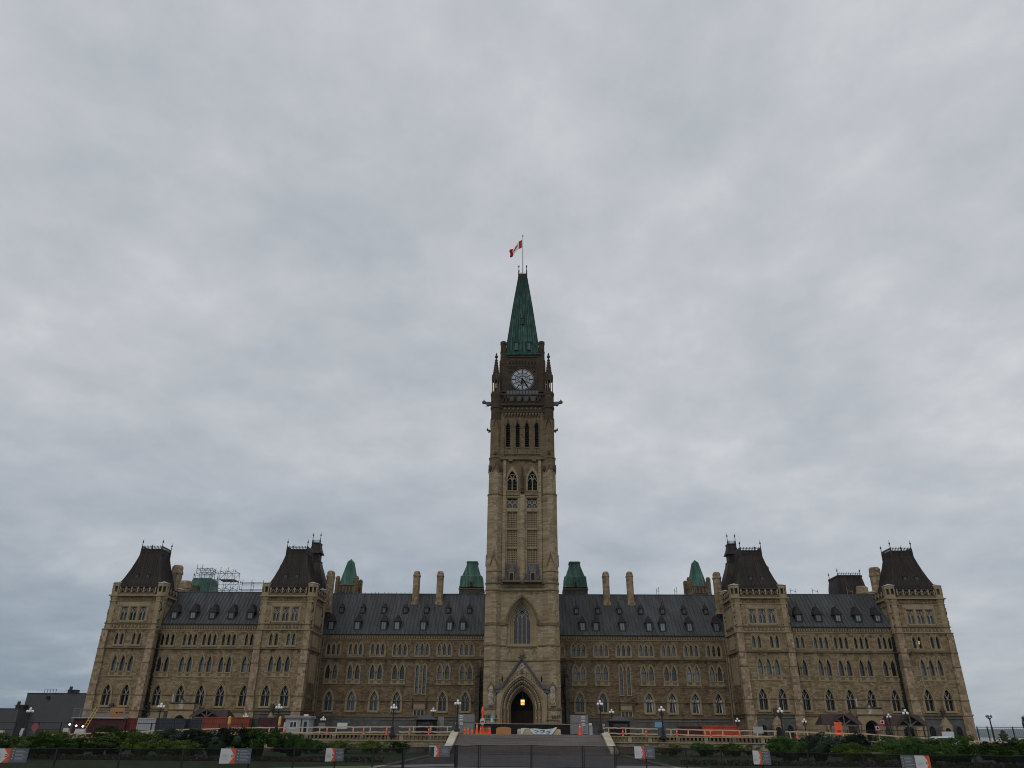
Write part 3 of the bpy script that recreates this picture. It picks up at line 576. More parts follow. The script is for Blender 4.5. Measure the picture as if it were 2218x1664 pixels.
def corner_tower(cx, inner, lab, tall):
    s = 1 if cx > 0 else -1; D = 7.6
    b = MB(); b.T = Matrix.Translation((cx, 0, 0))
    holes = []
    for d in (-1.53, 0, 1.53): holes += H('sq', d)
    for d in (-1.42, 1.42): holes += H('two', d)
    holes += H('tri', 0)
    for d in (-1.5, 1.5): holes += H('wbs', d)
    wallface(b, -4.3, 4.3, 3.0, 20.3, 0, holes, 'rubble')
    wallface(b, -4.3, 4.3, -2.5, 3.0, -.1, [], 'granite' if (inner or s > 0) else 'ashlar')
    b.T = b.T @ Matrix.Identity(4)
    for x in (-4.3, 4.3): b.add([(x, 0, -2.5), (x, D, -2.5), (x, D, 20.3), (x, 0, 20.3)], [(0, 1, 2, 3)], 'rubble')
    b.add([(-4.3, D, -2.5), (4.3, D, -2.5), (4.3, D, 20.3), (-4.3, D, 20.3)], [(0, 1, 2, 3)], 'rubble'); b.add([(-4.3, 0, 20.28), (4.3, 0, 20.28), (4.3, D, 20.28), (-4.3, D, 20.28)], [(0, 1, 2, 3)], 'slate')
    for z, h, pr, mt in ((2.9, .2, .32, 'trim_dark'), (2.45, .12, .25, 'trim_dark'), (5.08, .12, .1, 'trim_dark'), (12.0, .16, .2, 'trim_dark'), (14.92, .14, .16, 'trim'), (15.82, .12, .14, 'trim_dark'), (19.35, .1, .1, 'trim'), (20.22, .2, .34, 'trim')):
        b.box(-4.3-pr, 4.3+pr, -pr, D+pr, z, z+h, mt)
    for i in range(22):      # carved frieze blocks
        x = -3.1+i*.295; b.box(x-.1, x+.1, -.07, .02, 15.3 if i % 2 else 15.22, 15.62 if i % 2 else 15.7, 'trim' if i % 2 else 'trim_dark'); b.box(x-.09, x+.09, -.1, .02, 19.55, 19.95, 'trim_dark' if i % 2 else 'rubble')
    # ashlar field and frame round the three square windows
    hs = H('sq', -1.53)+H('sq', 0)+H('sq', 1.53)
    b.poly(rect(-2.55, 2.5, 15.98, 19.3), -.05, 'ashlar', hs)
    for x0, x1, z0, z1 in ((-2.35, 2.3, 18.62, 18.78), (-2.35, 2.3, 16.1, 16.3), (-2.4, -2.22, 16.1, 18.78), (2.2, 2.38, 16.1, 18.78), (-.9, -.66, 16.3, 18.62), (.63, .87, 16.3, 18.62)): b.box(x0, x1, -.14, -.03, z0, z1, 'trim')
    # corner buttresses of pale rock-faced blocks, stepping in as they rise
    for sx in (-1, 1):
        for yb in (0, D):
            for z0, z1, w in ((-2.5, 2.9, 1.5), (2.9, 5.08, 1.28), (5.08, 9.9, 1.18), (9.9, 12.0, 1.1), (12.0, 14.95, 1.02)):
                xo = sx*4.42; xi = sx*(4.42-w); sg = 1 if yb == 0 else -1
                b.box(min(xo, xi), max(xo, xi), yb-sg*.36 if sg > 0 else yb-.6, yb+.6 if sg > 0 else yb+.36, z0, z1-.002, 'quoin')
                b.box(min(xo, xi)-.03, max(xo, xi)+.03, yb-.42, yb+.42, z1-.12, z1+.02, 'trim_dark')
        b.add([(sx*4.42, .6, -2.5), (sx*4.42, D-.6, -2.5)], [], 'rubble')
    for zz_, ww in ((-1, 1),): pass
    # side faces: blind panels
    for sx in (-1, 1):
        x = sx*4.32; b.box(min(x, x+sx*.08), max(x, x+sx*.08), 1.9, 5.7, 16.1, 18.8, 'trim'); b.box(min(x, x+sx*.06), max(x, x+sx*.06), 2.0, 5.6, 12.6, 14.5, 'ashlar'); b.box(min(x, x+sx*.06), max(x, x+sx*.06), 1.7, 5.6, 7.2, 11.4, 'ashlar')
        for k in range(7): yy = 1.9+k*.6; b.box(min(x, x+sx*.16), max(x, x+sx*.16), yy, yy+.22, 3.2, 7.0, 'rubble_dark')
    for x0, x1 in ((-3.0, 3.0),): parapet(b, x0, x1, -.22, 6)
    b.T = Matrix.Translation((cx, 0, 0)) @ Matrix.Rotation(R(90), 4, 'Z'); parapet(b, .9, D-.9, -4.5, 5)
    b.T = Matrix.Translation((cx, 0, 0)) @ Matrix.Rotation(R(-90), 4, 'Z'); parapet(b, -D+.9, -.9, -4.5, 5)
    b.T = Matrix.Translation((cx, 0, 0))
    if inner or s > 0:     # doorway with small gable and two arched openings in the granite base
        for dx in (-2.0, 2.0):
            o = arch(.9, -2.3, .9, 1.45, dx); b.band(grow(.9, -2.3, .9, 1.45, .2, dx), o, -.2, 'granite'); b.tube(grow(.9, -2.3, .9, 1.45, .2, dx), -.2, -.1, 'granite'); b.poly(o, -.115, 'black')
    o = arch(.8, -2.3, .8, 1.2, 0); b.box(-.7, .7, -.9, 0, -2.4, 1.4, 'ashlar'); b.poly(o, -.91, 'black'); b.add([(-.8, -.95, 1.4), (.8, -.95, 1.4), (0, -.95, 2.7), (-.8, 0, 1.4), (.8, 0, 1.4), (0, 0, 2.7)], [(0, 1, 2), (0, 2, 5, 3), (1, 4, 5, 2)], 'ashlar')
    b.lathe(0, -.5, [(.12, 2.3), (.2, 2.9), (.34, 3.25), (.38, 3.6), (.2, 3.9)], 'dark_stone', 6)
    t = b.build('corner_tower', B); t['label'] = lab
    for d in (-1.53, 0, 1.53): place('window', P['w_sq'], t, (cx+d, 0, 0))
    for d in (-1.42, 1.42): place('window', P['w_two'], t, (cx+d, 0, 0))
    place('window', P['w_tri_pale' if (inner and s > 0) else 'w_tri'], t, (cx, 0, 0))
    for d in (-1.5, 1.5): place('window', P['wb_dark'], t, (cx+d, 0, 0))
    if s > 0 and not inner:
        g = MB(); g.box(-.12, .16, .30, .34, 13.3, 13.75, 'room_light'); g.build('ceiling_light', t, (cx-1.42+.44, 0, 0))
    for dx in (-3.72, 3.72):
        for y in (.75, D-.75): place('turret', TUR, t, (cx+dx, y, 0))
    r = MB(); cy = 3.2; prof = [(3.6, 3.35, 21.3), (3.42, 3.2, 22.4), (2.95, 2.75, 23.6), (2.5, 2.38, 24.9), (2.1, 2.05, 26.3), (1.72, 1.72, 27.85)]
    r.sqs(cx, cy, prof, 'roof_brown', True); r.sqs(cx, cy, [(1.8, 1.8, 27.8), (1.8, 1.8, 28.0), (1.7, 1.7, 28.05), (1.78, 1.78, 28.45)], 'roof_brown')
    for (a, c, z), (a2, c2, z2) in zip(prof, prof[1:]):      # standing seams on the four faces
        for i in range(1, 14):
            k = -1+2*i/14
            r.bar((cx+k*a, cy-c-.02, z), (cx+k*a2, cy-c2-.02, z2), .05, 'roof_brown', .08); r.bar((cx-s*0+a+.02, cy+k*c, z), (cx+a2+.02, cy+k*c2, z2), .05, 'roof_brown'); r.bar((cx-a-.02, cy+k*c, z), (cx-a2-.02, cy+k*c2, z2), .05, 'roof_brown')
    rf = r.build('roof', t)
    w = MB(); w.box(-.3, .3, -.1, .8, 0, .7, 'dark_metal'); w.box(-.22, .22, -.12, -.09, .08, .6, 'glass_dark'); w.add([(-.36, -.16, .7), (.36, -.16, .7), (.36, 1.0, .85), (-.36, 1.0, .85)], [(0, 1, 2, 3)], 'roof_brown'); w = w.mesh('roof_window')
    for dx in (-.95, .95): place('roof_window', w, t, (cx+dx, cy-2.82, 23.2))
    for y in (cy-1.72, cy+1.72):
        place('cresting', CR, t, (cx, y, 28.42))
        for dx in (-1.75, 1.75): place('finial', FIN, t, (cx+dx, y, 28.3))
    for dx in (-1.75, 1.75): place('cresting', CR, t, (cx+dx, cy, 28.42), R(90))
    return t
for s, sd_ in ((-1, 'left'), (1, 'right')):
    t = corner_tower(s*64.2, False, 'outermost corner tower at the %s end, with steep dark brown roof' % sd_, False)
    place('chimney', chimney(1.7, 1.6, 17, 26.6, 'quoin'), t, (s*61.3, 6.4, 0))
    t = corner_tower(s*38.85, True, 'inner %s corner tower of the centre block, with steep dark brown roof' % sd_, True)
    place('chimney', chimney(1.5, 1.5, 17, 26.8, 'rubble'), t, (s*42.2, 6.3, 0)); place('chimney', chimney(1.2, 1.2, 17, 28.6, 'trim_dark'), t, (s*41.9, 9.6, 0))
    # slender dark stair turret with its own cresting behind
    st = MB(); c = (s*37.75, 9.4)
    st.sqs(*c, [(3.0, 2.3, 20), (2.6, 2.2, 22.5), (2.2, 1.8, 24.2), (1.75, 1.5, 25.7), (1.2, 1.1, 27.3), (1.05, 1.0, 27.9)], 'roof_brown'); st.sqs(*c, [(1.12, 1.12, 27.88), (1.12, 1.12, 28.0), (.85, .85, 28.05), (.85, .85, 29.3)], 'roof_brown')
    st.sqs(*c, [(1.25, 1.25, 29.3), (1.1, 1.1, 29.6), (.85, .85, 30.3), (.72, .72, 31.0), (.8, .8, 31.1), (.8, .8, 31.25)], 'roof_brown')
    for dx in (-.45, 0, .45): st.box(c[0]+dx-.13, c[0]+dx+.13, c[1]-.89, c[1]-.84, 28.15, 29.2, 'black')
    so = st.build('stair_turret', t)
    for dx in (-.7, .7): place('finial', FIN, t, (c[0]+dx, c[1]-.7, 31.3))
    place('cresting', CRs, t, (c[0], c[1]-.78, 31.25))
    dp = MB(); dp.pl([(s*34.15, 7.9, 15), (s*34.15, 7.8, 13.4), (s*34.2, 7.4, 12.6), (s*34.2, 7.4, -1)], .16, 'pipe_lead'); dp.build('downpipe', t)

# ---- green copper roofed towers and roof boxes rising behind
def rear_tower(cx, cy, hw, zb, z1, prof, lab, turrets=True, mat='copper'):
    b = MB(); b.box(cx-hw, cx+hw, cy-hw, cy+hw, 8, z1, 'dark_stone'); b.box(cx-hw-.12, cx+hw+.12, cy-hw-.12, cy+hw+.12, z1-.25, z1-.05, 'trim_dark')
    if turrets:
        for dx in (-1, 1):
            for dy in (-1, 1): b.lathe(cx+dx*hw, cy+dy*hw, [(.45, 20), (.45, z1+1.1), (.5, z1+1.15), (.3, z1+1.6)], 'rubble_dark')
        for k in range(5): b.cbox(cx-hw*.7+k*hw*.35, cy-hw-.06, z1-1.6, z1-.5, .28, .15, 'trim_dark')
    t = b.build('rear_tower', B); t['label'] = lab
    r = MB(); r.sqs(cx, cy, prof, mat)
    for (a, c, z), (a2, c2, z2) in zip(prof, prof[1:]):
        for i in range(1, 8):
            k = -1+2*i/8; r.bar((cx+k*a, cy-c, z), (cx+k*a2, cy-c2, z2), .08, mat)
    r.build('roof', t); return t
for s, sd_ in ((-1, 'left'), (1, 'right')):
    c = s*36.0-.3*(s < 0)-.15
    rear_tower(c, 31.5, 1.95, 24, 27.6, [(1.75, 1.75, 27.5), (1.6, 1.6, 28.0), (.65, .65, 32.3), (.6, .6, 32.5), (.02, .02, 33.1)], 'small steep green copper roofed tower behind the %s wing roof' % sd_)
    t = rear_tower(s*10.3, 26, 2.35, 24, 25.9, [(2.42, 2.42, 26.1), (2.3, 2.3, 26.3), (2.15, 2.15, 28.2), (1.85, 1.85, 28.4), (1.2, 1.2, 30.3), (1.05, 1.05, 31.0), (1.18, 1.18, 31.1), (1.12, 1.12, 31.35), (.5, .5, 31.45)], 'broad green copper roofed tower just %s of the clock tower' % sd_, False)
    w = MB(); w.box(-.3, .3, -.2, .5, 0, 1.0, 'rubble_dark'); w.box(-.16, .16, -.22, -.19, .1, .8, 'black'); w.add([(-.42, -.25, 1.0), (.42, -.25, 1.0), (0, -.25, 1.5), (-.42, .9, 1.0), (.42, .9, 1.0), (0, .9, 1.5)], [(0, 1, 2), (0, 2, 5, 3), (1, 4, 5, 2)], 'copper')
    w.build('roof_dormer', t, (s*10.3, 23.5, 26.2))
t = rear_tower(-63.6, 24, 2.2, 20, 24.0, [(2.3, 2.3, 24.0), (2.1, 2.1, 25.5), (1.8, 1.8, 27.2), (1.75, 1.75, 27.4)], 'green copper mansard roof behind the far left wing, beside the scaffold', False)
for dx in (-1.7, 1.7):
    for dy in (-1.7, 1.7): place('finial', FIN, t, (-63.6+dx, 24+dy, 26.6))
t = rear_tower(63.9, 25.5, 2.7, 20, 24.6, [(2.75, 2.75, 24.6), (2.6, 2.6, 26.5), (2.35, 2.35, 28.1), (2.45, 2.45, 28.2), (2.4, 2.4, 28.5)], 'small dark mansard roof with iron cresting behind the far right wing', False, 'roof_brown')
for dx in (-2.2, 2.2):
    for dy in (-2.2, 2.2): place('finial', FIN, t, (63.9+dx, 25.5+dy, 28.0))
place('cresting', cresting(2.2, 13, .5), t, (63.9, 23.3, 28.5))
place('chimney', chimney(2.4, 1.4, 17, 26.2, 'quoin'), B, (-65.2, 19, 0)); place('chimney', chimney(1.6, 1.2, 17, 25.2, 'dark_stone'), B, (-62.6, 18, 0)); place('chimney', chimney(2.2, 1.4, 17, 26.0, 'quoin'), B, (64.9, 21, 0))

# ------------------------------------------------------------------ clock tower
def clock_tower():
    b = MB(); F = -2.2; k = 1.0066
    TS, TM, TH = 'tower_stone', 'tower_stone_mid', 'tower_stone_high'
    big = arch(2.62, 12.9, 16.2, 19.0)
    d0 = arch(6.5, -1.5, 3.3, 8.0, n=8)
    wn_o = [arch(1.62, 37.6*k, 39.4*k, 41.1*k, c) for c in (-1.75, 1.75)]
    bell = [arch(.70, 45.5*k, 49.1*k, 50.2*k, c) for c in (-2.55, -.83, .83, 2.55)]
    sq2 = [rect(c-.87, c+.87, 34.45*k, 36.2*k) for c in (-1.68, 1.68)]
    lat = [rect(c-.87, c+.87, 25.0, 34.1) for c in (-1.68, 1.68)]
    sp = arch(4.9, 12.5, 15.5, 19.98, n=8)
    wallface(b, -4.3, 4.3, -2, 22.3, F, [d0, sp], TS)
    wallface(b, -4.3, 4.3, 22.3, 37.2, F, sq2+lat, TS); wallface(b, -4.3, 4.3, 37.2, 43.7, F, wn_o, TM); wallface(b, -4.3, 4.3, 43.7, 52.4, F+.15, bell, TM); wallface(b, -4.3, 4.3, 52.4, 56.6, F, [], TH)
    for x in (-4.6, 4.6): b.add([(x, F, -2), (x, 8.2, -2), (x, 8.2, 56.6), (x, F, 56.6)], [(0, 1, 2, 3)], TS)
    b.add([(-4.6, 8.2, -2), (4.6, 8.2, -2), (4.6, 8.2, 56.6), (-4.6, 8.2, 56.6)], [(0, 1, 2, 3)], TM); b.box(-4.6, 4.6, F, 8.2, 56.3, 56.5, 'slate')
    # octagonal corner turrets, four of them, changing stone with height
    for sx in (-1, 1):
        for cy in (-1.75, 7.75):
            x = sx*4.68
            b.lathe(x, cy, [(1.62, -2), (1.62, 1.2), (1.50, 1.35), (1.50, 3.1), (1.40, 3.4), (1.36, 22.2), (1.36, 26.2)], TS); b.lathe(x, cy, [(1.34, 26.2), (1.33, 37), (1.22, 37.1), (1.20, 41.4)], TS); b.lathe(x, cy, [(1.20, 41.4), (1.16, 43.8), (1.08, 44), (1.06, 51)], TM); b.lathe(x, cy, [(1.04, 51), (1.04, 53.3), (1.12, 53.5), (1.12, 56.3)], TH)
            for z, r, h in ((1.1, 1.72, .25), (3.2, 1.58, .3), (10.2, 1.44, .14), (12.4, 1.46, .18), (15.5, 1.46, .42), (20.9, 1.44, .12), (22.0, 1.46, .16), (23.9, 1.42, .1), (36.95, 1.42, .14), (43.6, 1.28, .16), (51.0, 1.12, .14), (53.2, 1.2, .22), (55.9, 1.2, .3)):
                b.lathe(x, cy, [(r-.08, z-.06), (r, z), (r, z+h), (r-.1, z+h+.05)], 'trim_dark' if z < 50 else TH)
            # gablets where the turret steps in
            for z, h, ww, mt, rg in ((24.9, 1.9, .62, 'trim_dark', 1.3), (41.0, 1.6, .5, TM, 1.16), (49.6, 1.7, .45, TH, 1.0)):
                for a in (-90,) if cy < 0 else (90,):
                    yy = cy-rg if cy < 0 else cy+rg
                    b.pl([(x-ww, yy, z), (x, yy-.05, z+h), (x+ww, yy, z)], .16, mt); b.lathe(x, yy, [(.08, z+h-.1), (.12, z+h+.1), (.02, z+h+.5)], mt, 5)
                b.pl([(x+sx*rg, cy-.4, z), (x+sx*rg, cy, z+h), (x+sx*rg, cy+.4, z)], .16, mt)
            for z in (41.3,):
                b.lathe(x+sx*.9, cy-.8, [(.1, z-.2), (.3, z+.1), (.3, z+.6), (.1, z+.9)], TH, 6); b.lathe(x-sx*.9, cy-.9, [(.1, z-.2), (.3, z+.1), (.3, z+.6), (.1, z+.9)], TH, 6)
            b.cbox(x, cy-1.15, 44.2, 44.8, .55, .1, 'dark_stone')
        # niche statues with canopies at the base
        x = sx*4.7
        q = random.Random(9)
        b.pl([(x-.65, -3.3, 6.0), (x, -3.34, 7.1), (x+.65, -3.3, 6.0)], .14, 'trim_dark'); b.lathe(x, -3.2, [(.42, 3.8), (.36, 4.3), (.46, 4.9), (.36, 5.6), (.42, 6.0), (.2, 6.6)], 'carved', 6)
        for i in range(26): a = q.uniform(3.5, 5.9); z = q.uniform(3.8, 6.3); b.cbox(x+.42*math.cos(a), -3.2+.42*math.sin(a), z, z+.22, .16, .16, 'carved')
    # string courses across the front
    for z, h, pr, mt in ((1.1, .2, .25, TS), (3.2, .25, .2, 'trim'), (10.2, .12, .12, 'trim_dark'), (20.9, .12, .15, 'trim_dark'), (22.0, .16, .22, 'trim_dark'), (36.95, .14, .14, 'trim_dark'), (43.35, .5, .4, TM), (44.4, .12, .1, TM), (52.35, .22, .3, TH), (53.7, .2, .35, TH)):
        xs_ = [(-4.3, 4.3)] if z > 4 else [(-4.3, -3.5), (3.5, 4.3)]
        for x0, x1 in xs_: b.box(x0, x1, F-pr, F+.02, z, z+h, mt)
    for x0, x1 in ((-4.3, -2.5), (2.5, 4.3)): b.box(x0, x1, F-.2, F+.02, 15.55, 15.95, 'trim_dark'); b.box(x0, x1, F-.14, F+.02, 12.4, 12.55, 'trim_dark')
    b.pl([(-2.45, F-.15, 15.7)]+[(x, F-.15, z) for x, z in reversed(arch(5.0, 12.5, 15.6, 20.1, n=8)[2:])][1:-1]+[(2.45, F-.15, 15.7)], .3, 'trim_dark', .3)
    # dentils
    for i in range(22): x = -3.2+i*.305; b.cbox(x, F-.1, 21.45, 21.6, .12, .12, 'dark_stone')
    # splayed surround of the great window
    prev = sp; py = F
    for w_, zz0, zs, zt, y in ((4.5, 12.6, 15.6, 19.75, F+.25), (3.9, 12.7, 15.8, 19.5, F+.3), (3.3, 12.8, 16.0, 19.25, F+.65), (2.62, 12.9, 16.2, 19.0, F+.95)):
        o = arch(w_, zz0, zs, zt, n=8)
        b.tube(prev, py, y, 'trim'); b.band(prev, o, y, 'trim'); prev = o; py = y
    b.tube(prev, py, py+.3, 'trim'); b.box(-1.5, 1.5, F-.12, F+1.0, 12.35, 12.6, 'trim'); b.box(-2.35, 2.35, F-.18, F+.02, 12.2, 12.42, 'trim_dark')
    # blind panels and carved corbel beneath it
    for x in (-1.75, -1.15, 1.15, 1.75, -2.15, 2.15): b.box(x-.06, x+.06, F-.1, F, 10.4, 12.2, 'trim')
    for x in (-1.95, 1.95): b.box(x-.13, x+.13, F-.04, F, 10.5, 12.0, 'trim'); b.pl([(x-.2, F-.08, 11.3), (x, F-.08, 12.0), (x+.2, F-.08, 11.3)], .08, 'trim_dark')
    b.lathe(0, F-.1, [(.15, 10.7), (.42, 11.1), (.38, 11.5), (.22, 12.0)], 'trim_dark', 6); b.box(-.6, .6, F-.16, F, 10.75, 10.85, 'trim_dark')
    # central pilaster between lattice panels
    b.box(-.42, .42, F-.3, F+.02, 22.2, 37.0, TS); b.lathe(0, F-.25, [(.3, 37.4), (.34, 38.2), (.22, 38.4), (.34, 39.2), (.34, 40.2), (.25, 40.4), (.12, 42.0)], TH, 6)
    for sx in (-1, 1): b.box(sx*3.05-.25, sx*3.05+.25, F-.22, F+.02, 22.2, 43.3, TS); b.box(sx*3.5-.3, sx*3.5+.3, F-.08, F+.02, 44, 52.3, TM)
    # lattice panels: a pierced grid of square holes set back in the wall, with side shafts
    for c in (-1.68, 1.68):
        b.tube(rect(c-.87, c+.87, 25.0, 34.1), F, F+.35, 'trim')
        hs = []
        for z0, z1 in ((25.1, 27.7), (28.15, 30.85), (31.35, 34.0)):
            nr = 7
            for r in range(nr):
                for cc_ in (-.66, -.38, -.1, .18, .46) if False else (-.68, -.4, -.14, .14, .4, .68):
                    if abs(cc_) < .1: continue
                    z = z0+(r+.5)*(z1-z0)/nr; hs.append(rect(c+cc_-.075, c+cc_+.075, z-.09, z+.09))
        b.poly(rect(c-.87, c+.87, 25.0, 34.1), F+.3, 'trim', hs); b.poly(rect(c-.87, c+.87, 25.0, 34.1), F+.5, 'black')
        for z in (27.8, 31.0, 34.15): b.box(c-.9, c+.9, F-.04, F+.32, z, z+.2, 'trim')
        for x in (c-.92, c, c+.92): b.box(x-.05, x+.05, F+.05, F+.29, 25, 34.1, 'trim')
        b.tube(rect(c-.87, c+.87, 34.45*k, 36.2*k), F, F+.5, 'trim'); b.box(c-1.05, c+1.05, F-.1, F+.02, 36.5, 36.65, 'trim_dark')
    # string of the bell stage: recessed panel bands, corbels, arcades
    for x in (-2.05, 2.05): b.cbox(x, F-.25, 43.0, 43.6, .7, .5, TM)
    for x in (-1.7, 0, 1.7): b.box(x-.08, x+.08, F+.02, F+.17, 44.5, 51.5, TM)
    for z0, z1, n_, mt in ((51.75, 52.35, 14, TM),):
        s_ = 7.6/n_
        for i in range(n_):
            c = -3.8+(i+.5)*s_; b.add([(c-s_*.45, F-.22, z1), (c+s_*.45, F-.22, z1), (c, F-.22, z0-.2), (c-s_*.45, F, z1), (c+s_*.45, F, z1), (c, F, z0-.2)], [(0, 1, 2), (0, 2, 5, 3), (1, 4, 5, 2)], 'trim_dark')
    for i in range(9):
        c = -3.2+i*.8; b.lathe(c, F-.02, [(.02, 52.75), (.24, 53.1), (.02, 53.5)], 'trim_dark', 8)
    # battered slate balcony with triangular lights, and the row of grey panels under the clock
    b.add([(-4.1, F-.2, 53.95), (4.1, F-.2, 53.95), (4.1, F-.05, 56.0), (-4.1, F-.05, 56.0)], [(0, 1, 2, 3)], TH)
    for c in (-1.95, -.65, .65, 1.95):
        b.add([(c-.55, F-.4, 55.5), (c+.55, F-.4, 55.5), (c+.2, F-.34, 54.55), (c-.2, F-.34, 54.55), (c-.55, F, 55.5), (c+.55, F, 55.5), (c+.2, F, 54.3), (c-.2, F, 54.3)], [(0, 1, 2, 3), (0, 3, 7, 4), (1, 5, 6, 2), (2, 6, 7, 3)], 'slate')
    for c in (-3.2, -1.3, 0, 1.3, 3.2, -2.6, 2.6): b.pl([(c-.38, F-.35, 54.4), (c, F-.4, 55.6), (c+.38, F-.35, 54.4)], .2, TH)
    b.box(-4.2, 4.2, F-.5, F+.3, 55.62, 55.85, TH)
    b.box(-2.95, 2.95, F-.25, F-.15, 55.85, 56.85, 'dark_metal')
    for i in range(10): x = -2.62+i*.582; b.box(x-.22, x+.22, F-.29, F-.24, 55.98, 56.65, 'sign_grey')
    # clock stage (set back) with flanking turrets, frieze and cornice
    CF = -1.1; q2 = 1.0114; b.box(-3.4, 3.4, CF, 7.1, 55.8, 65.0, TH)
    for sx in (-1, 1):
        for cy in (-.45, 6.45):
            b.lathe(sx*3.62, cy, [(.78, 55.8), (.78, 63.6), (.62, 63.9), (.58, 67.2), (.66, 67.25), (.66, 67.75), (.52, 67.85)], TH); b.lathe(sx*3.62, cy, [(.66, 65.4), (.66, 65.6)], TH)
            b.pl([(sx*3.62-.35, cy-.75, 62.2), (sx*3.62, cy-.8, 63.2), (sx*3.62+.35, cy-.75, 62.2)], .1, 'dark_stone')
    for x0, x1, z0, z1 in ((-2.75, 2.75, 62.0, 62.2), (-2.75, -2.55, 56.9, 62.0), (2.55, 2.75, 56.9, 62.0), (-2.9, 2.9, 64.2, 64.4), (-2.9, 2.9, 62.35, 62.5)): b.box(x0, x1, CF-.16, CF, z0, z1, TH)
    for i in range(9): c = -2.35+i*.59; b.poly(arch(.32, 62.7, 63.15, 63.55, c), CF-.03, 'black'); b.pl([(c-.25, CF-.06, 62.8), (c, CF-.06, 63.75), (c+.25, CF-.06, 62.8)], .07, TH)
    for sx in (-1, 1):
        for z in (57.6, 61.3): b.lathe(sx*2.15, CF-.02, [(.05, z-.25), (.3, z), (.05, z+.25)], 'dark_stone', 6)
    b.box(-3.3, 3.3, CF-.3, 7.4, 64.7, 64.95, 'copper_spire')
    # portal: projecting gabled front and five receding orders
    PF = F-.85
    b.poly([(-3.85, -1.6), (3.85, -1.6), (3.85, 5.2), (3.2, 6.3), (0, 10.4), (-3.2, 6.3), (-3.85, 5.2)], PF, 'ashlar', [d0])
    out = [(-3.85, -1.6), (-3.85, 5.2), (-3.2, 6.3), (0, 10.4), (3.2, 6.3), (3.85, 5.2), (3.85, -1.6)]
    b.rings([[(x, PF, z) for x, z in out], [(x, F, z) for x, z in out]], 'ashlar', False, False)
    prev = d0; py = PF
    for i, (w_, zt) in enumerate(((6.0, 7.65), (5.5, 7.35), (5.0, 7.05), (4.45, 6.7), (4.0, 6.35), (3.5, 6.03))):
        y = py+.34; o = arch(w_, -1.5, 3.3, zt, n=8); mt = 'trim_dark' if i % 2 else 'ashlar'
        b.tube(prev, py, y, mt); b.band(prev, o, y, mt); prev = o; py = y
        if i in (1, 3):
            for j in range(len(o)-2):
                (xa, za), (xb, zb_) = prev[(j+1) % len(prev)], prev[(j+2) % len(prev)]
                for t_ in (.25, .75): b.lathe(xa+(xb-xa)*t_, y-.08, [(.06, za+(zb_-za)*t_-.14), (.13, za+(zb_-za)*t_), (.06, za+(zb_-za)*t_+.14)], 'carved', 5)
    b.tube(prev, py, 3.2, 'dark_stone'); b.box(-2.2, 2.2, 3.2, 3.4, -1.5, 7, 'black'); b.box(-1.75, 1.75, PF, 3.2, -1.6, -.1, 'granite')  # near-black lining and back wall put the portal's inner shade into the colour
    rq = random.Random(2)
    for i in range(9):
        t_ = i/8; b.lathe(-2.6+t_*5.2, PF-.06, [(.05, 0), (.12, .1), (.05, .2)], 'dark_stone', 5) if False else None
    for s in (-1, 1):
        for i in range(7): t_ = (i+.5)/8; b.cbox(s*(3.0*(1-t_)+.15), PF-.02, 6.15+2.35*t_, 6.28+2.35*t_, .14, .1, 'dark_stone')
        b.box(min(s*3.6, s*5.9), max(s*3.6, s*5.9), -3.35, -3.05, 1.9, 2.0, 'trim')
        for i in range(6): x = s*(3.85+i*.37); b.cbox(x, -3.27 if i > 1 else PF-.02, 2.1, 2.5, .22, .1, 'dark_stone')
        b.box(s*3.78-.42, s*3.78+.42, F-.9, F, 5.6, 6.15, 'granite'); b.sqs(s*3.78, F-.45, [(.62, .55, 6.12), (.62, .55, 6.22), (.3, .4, 6.55), (.12, .3, 6.75)], 'slate')
        b.lathe(s*3.05, F-.06, [(.04, 7.2), (.12, 7.5), (.1, 7.8), (.02, 8.1)], 'black', 5)
    t = b.build('clock_tower', B); t['label'] = 'tall central clock tower of pale sandstone, darker towards the top'
    # --- sub-parts
    g = MB(); g.pl([(-3.3, PF-.1, 6.15), (0, PF-.1, 10.6), (3.3, PF-.1, 6.15)], .26, 'slate', .7); g.lathe(0, PF-.1, [(.2, 10.3), (.1, 10.9)], 'slate', 4); g.build('gable_coping', t)
    g = MB(); g.poly([(-1.15, 8.45), (-.5, 8.35), (0, 8.6), (.5, 8.35), (1.15, 8.45), (0, 10.0)], PF-.07, 'carved'); q = random.Random(21)
    for i in range(60):
        z = q.uniform(8.4, 9.8); hw = (10.0-z)*.68; x = q.uniform(-hw, hw); g.cbox(x, PF-.1, z, z+q.uniform(.08, .2), q.uniform(.08, .22), q.uniform(.08, .2), 'carved')
    g.lathe(0, PF-.12, [(.16, 8.4), (.26, 8.7), (.22, 8.95), (.05, 9.1)], 'trim_dark', 6); g.build('carved_gable_panel', t)
    g = MB(); g.poly(arch(2.62, 12.9, 16.2, 19.0, n=8), F+1.2, 'glass_purple')
    for x in (-.655, 0, .655): g.box(x-.06, x+.06, F+.98, F+1.12, 12.9, 17.3, 'tracery')
    for c in (-.98, -.327, .327, .98): 
        zt = 16.85 if abs(c) > .5 else 17.3; g.pl([(c-.3, F+1.05, zt-.55), (c-.2, F+1.05, zt-.2), (c, F+1.05, zt), (c+.2, F+1.05, zt-.2), (c+.3, F+1.05, zt-.55)], .09, 'tracery')
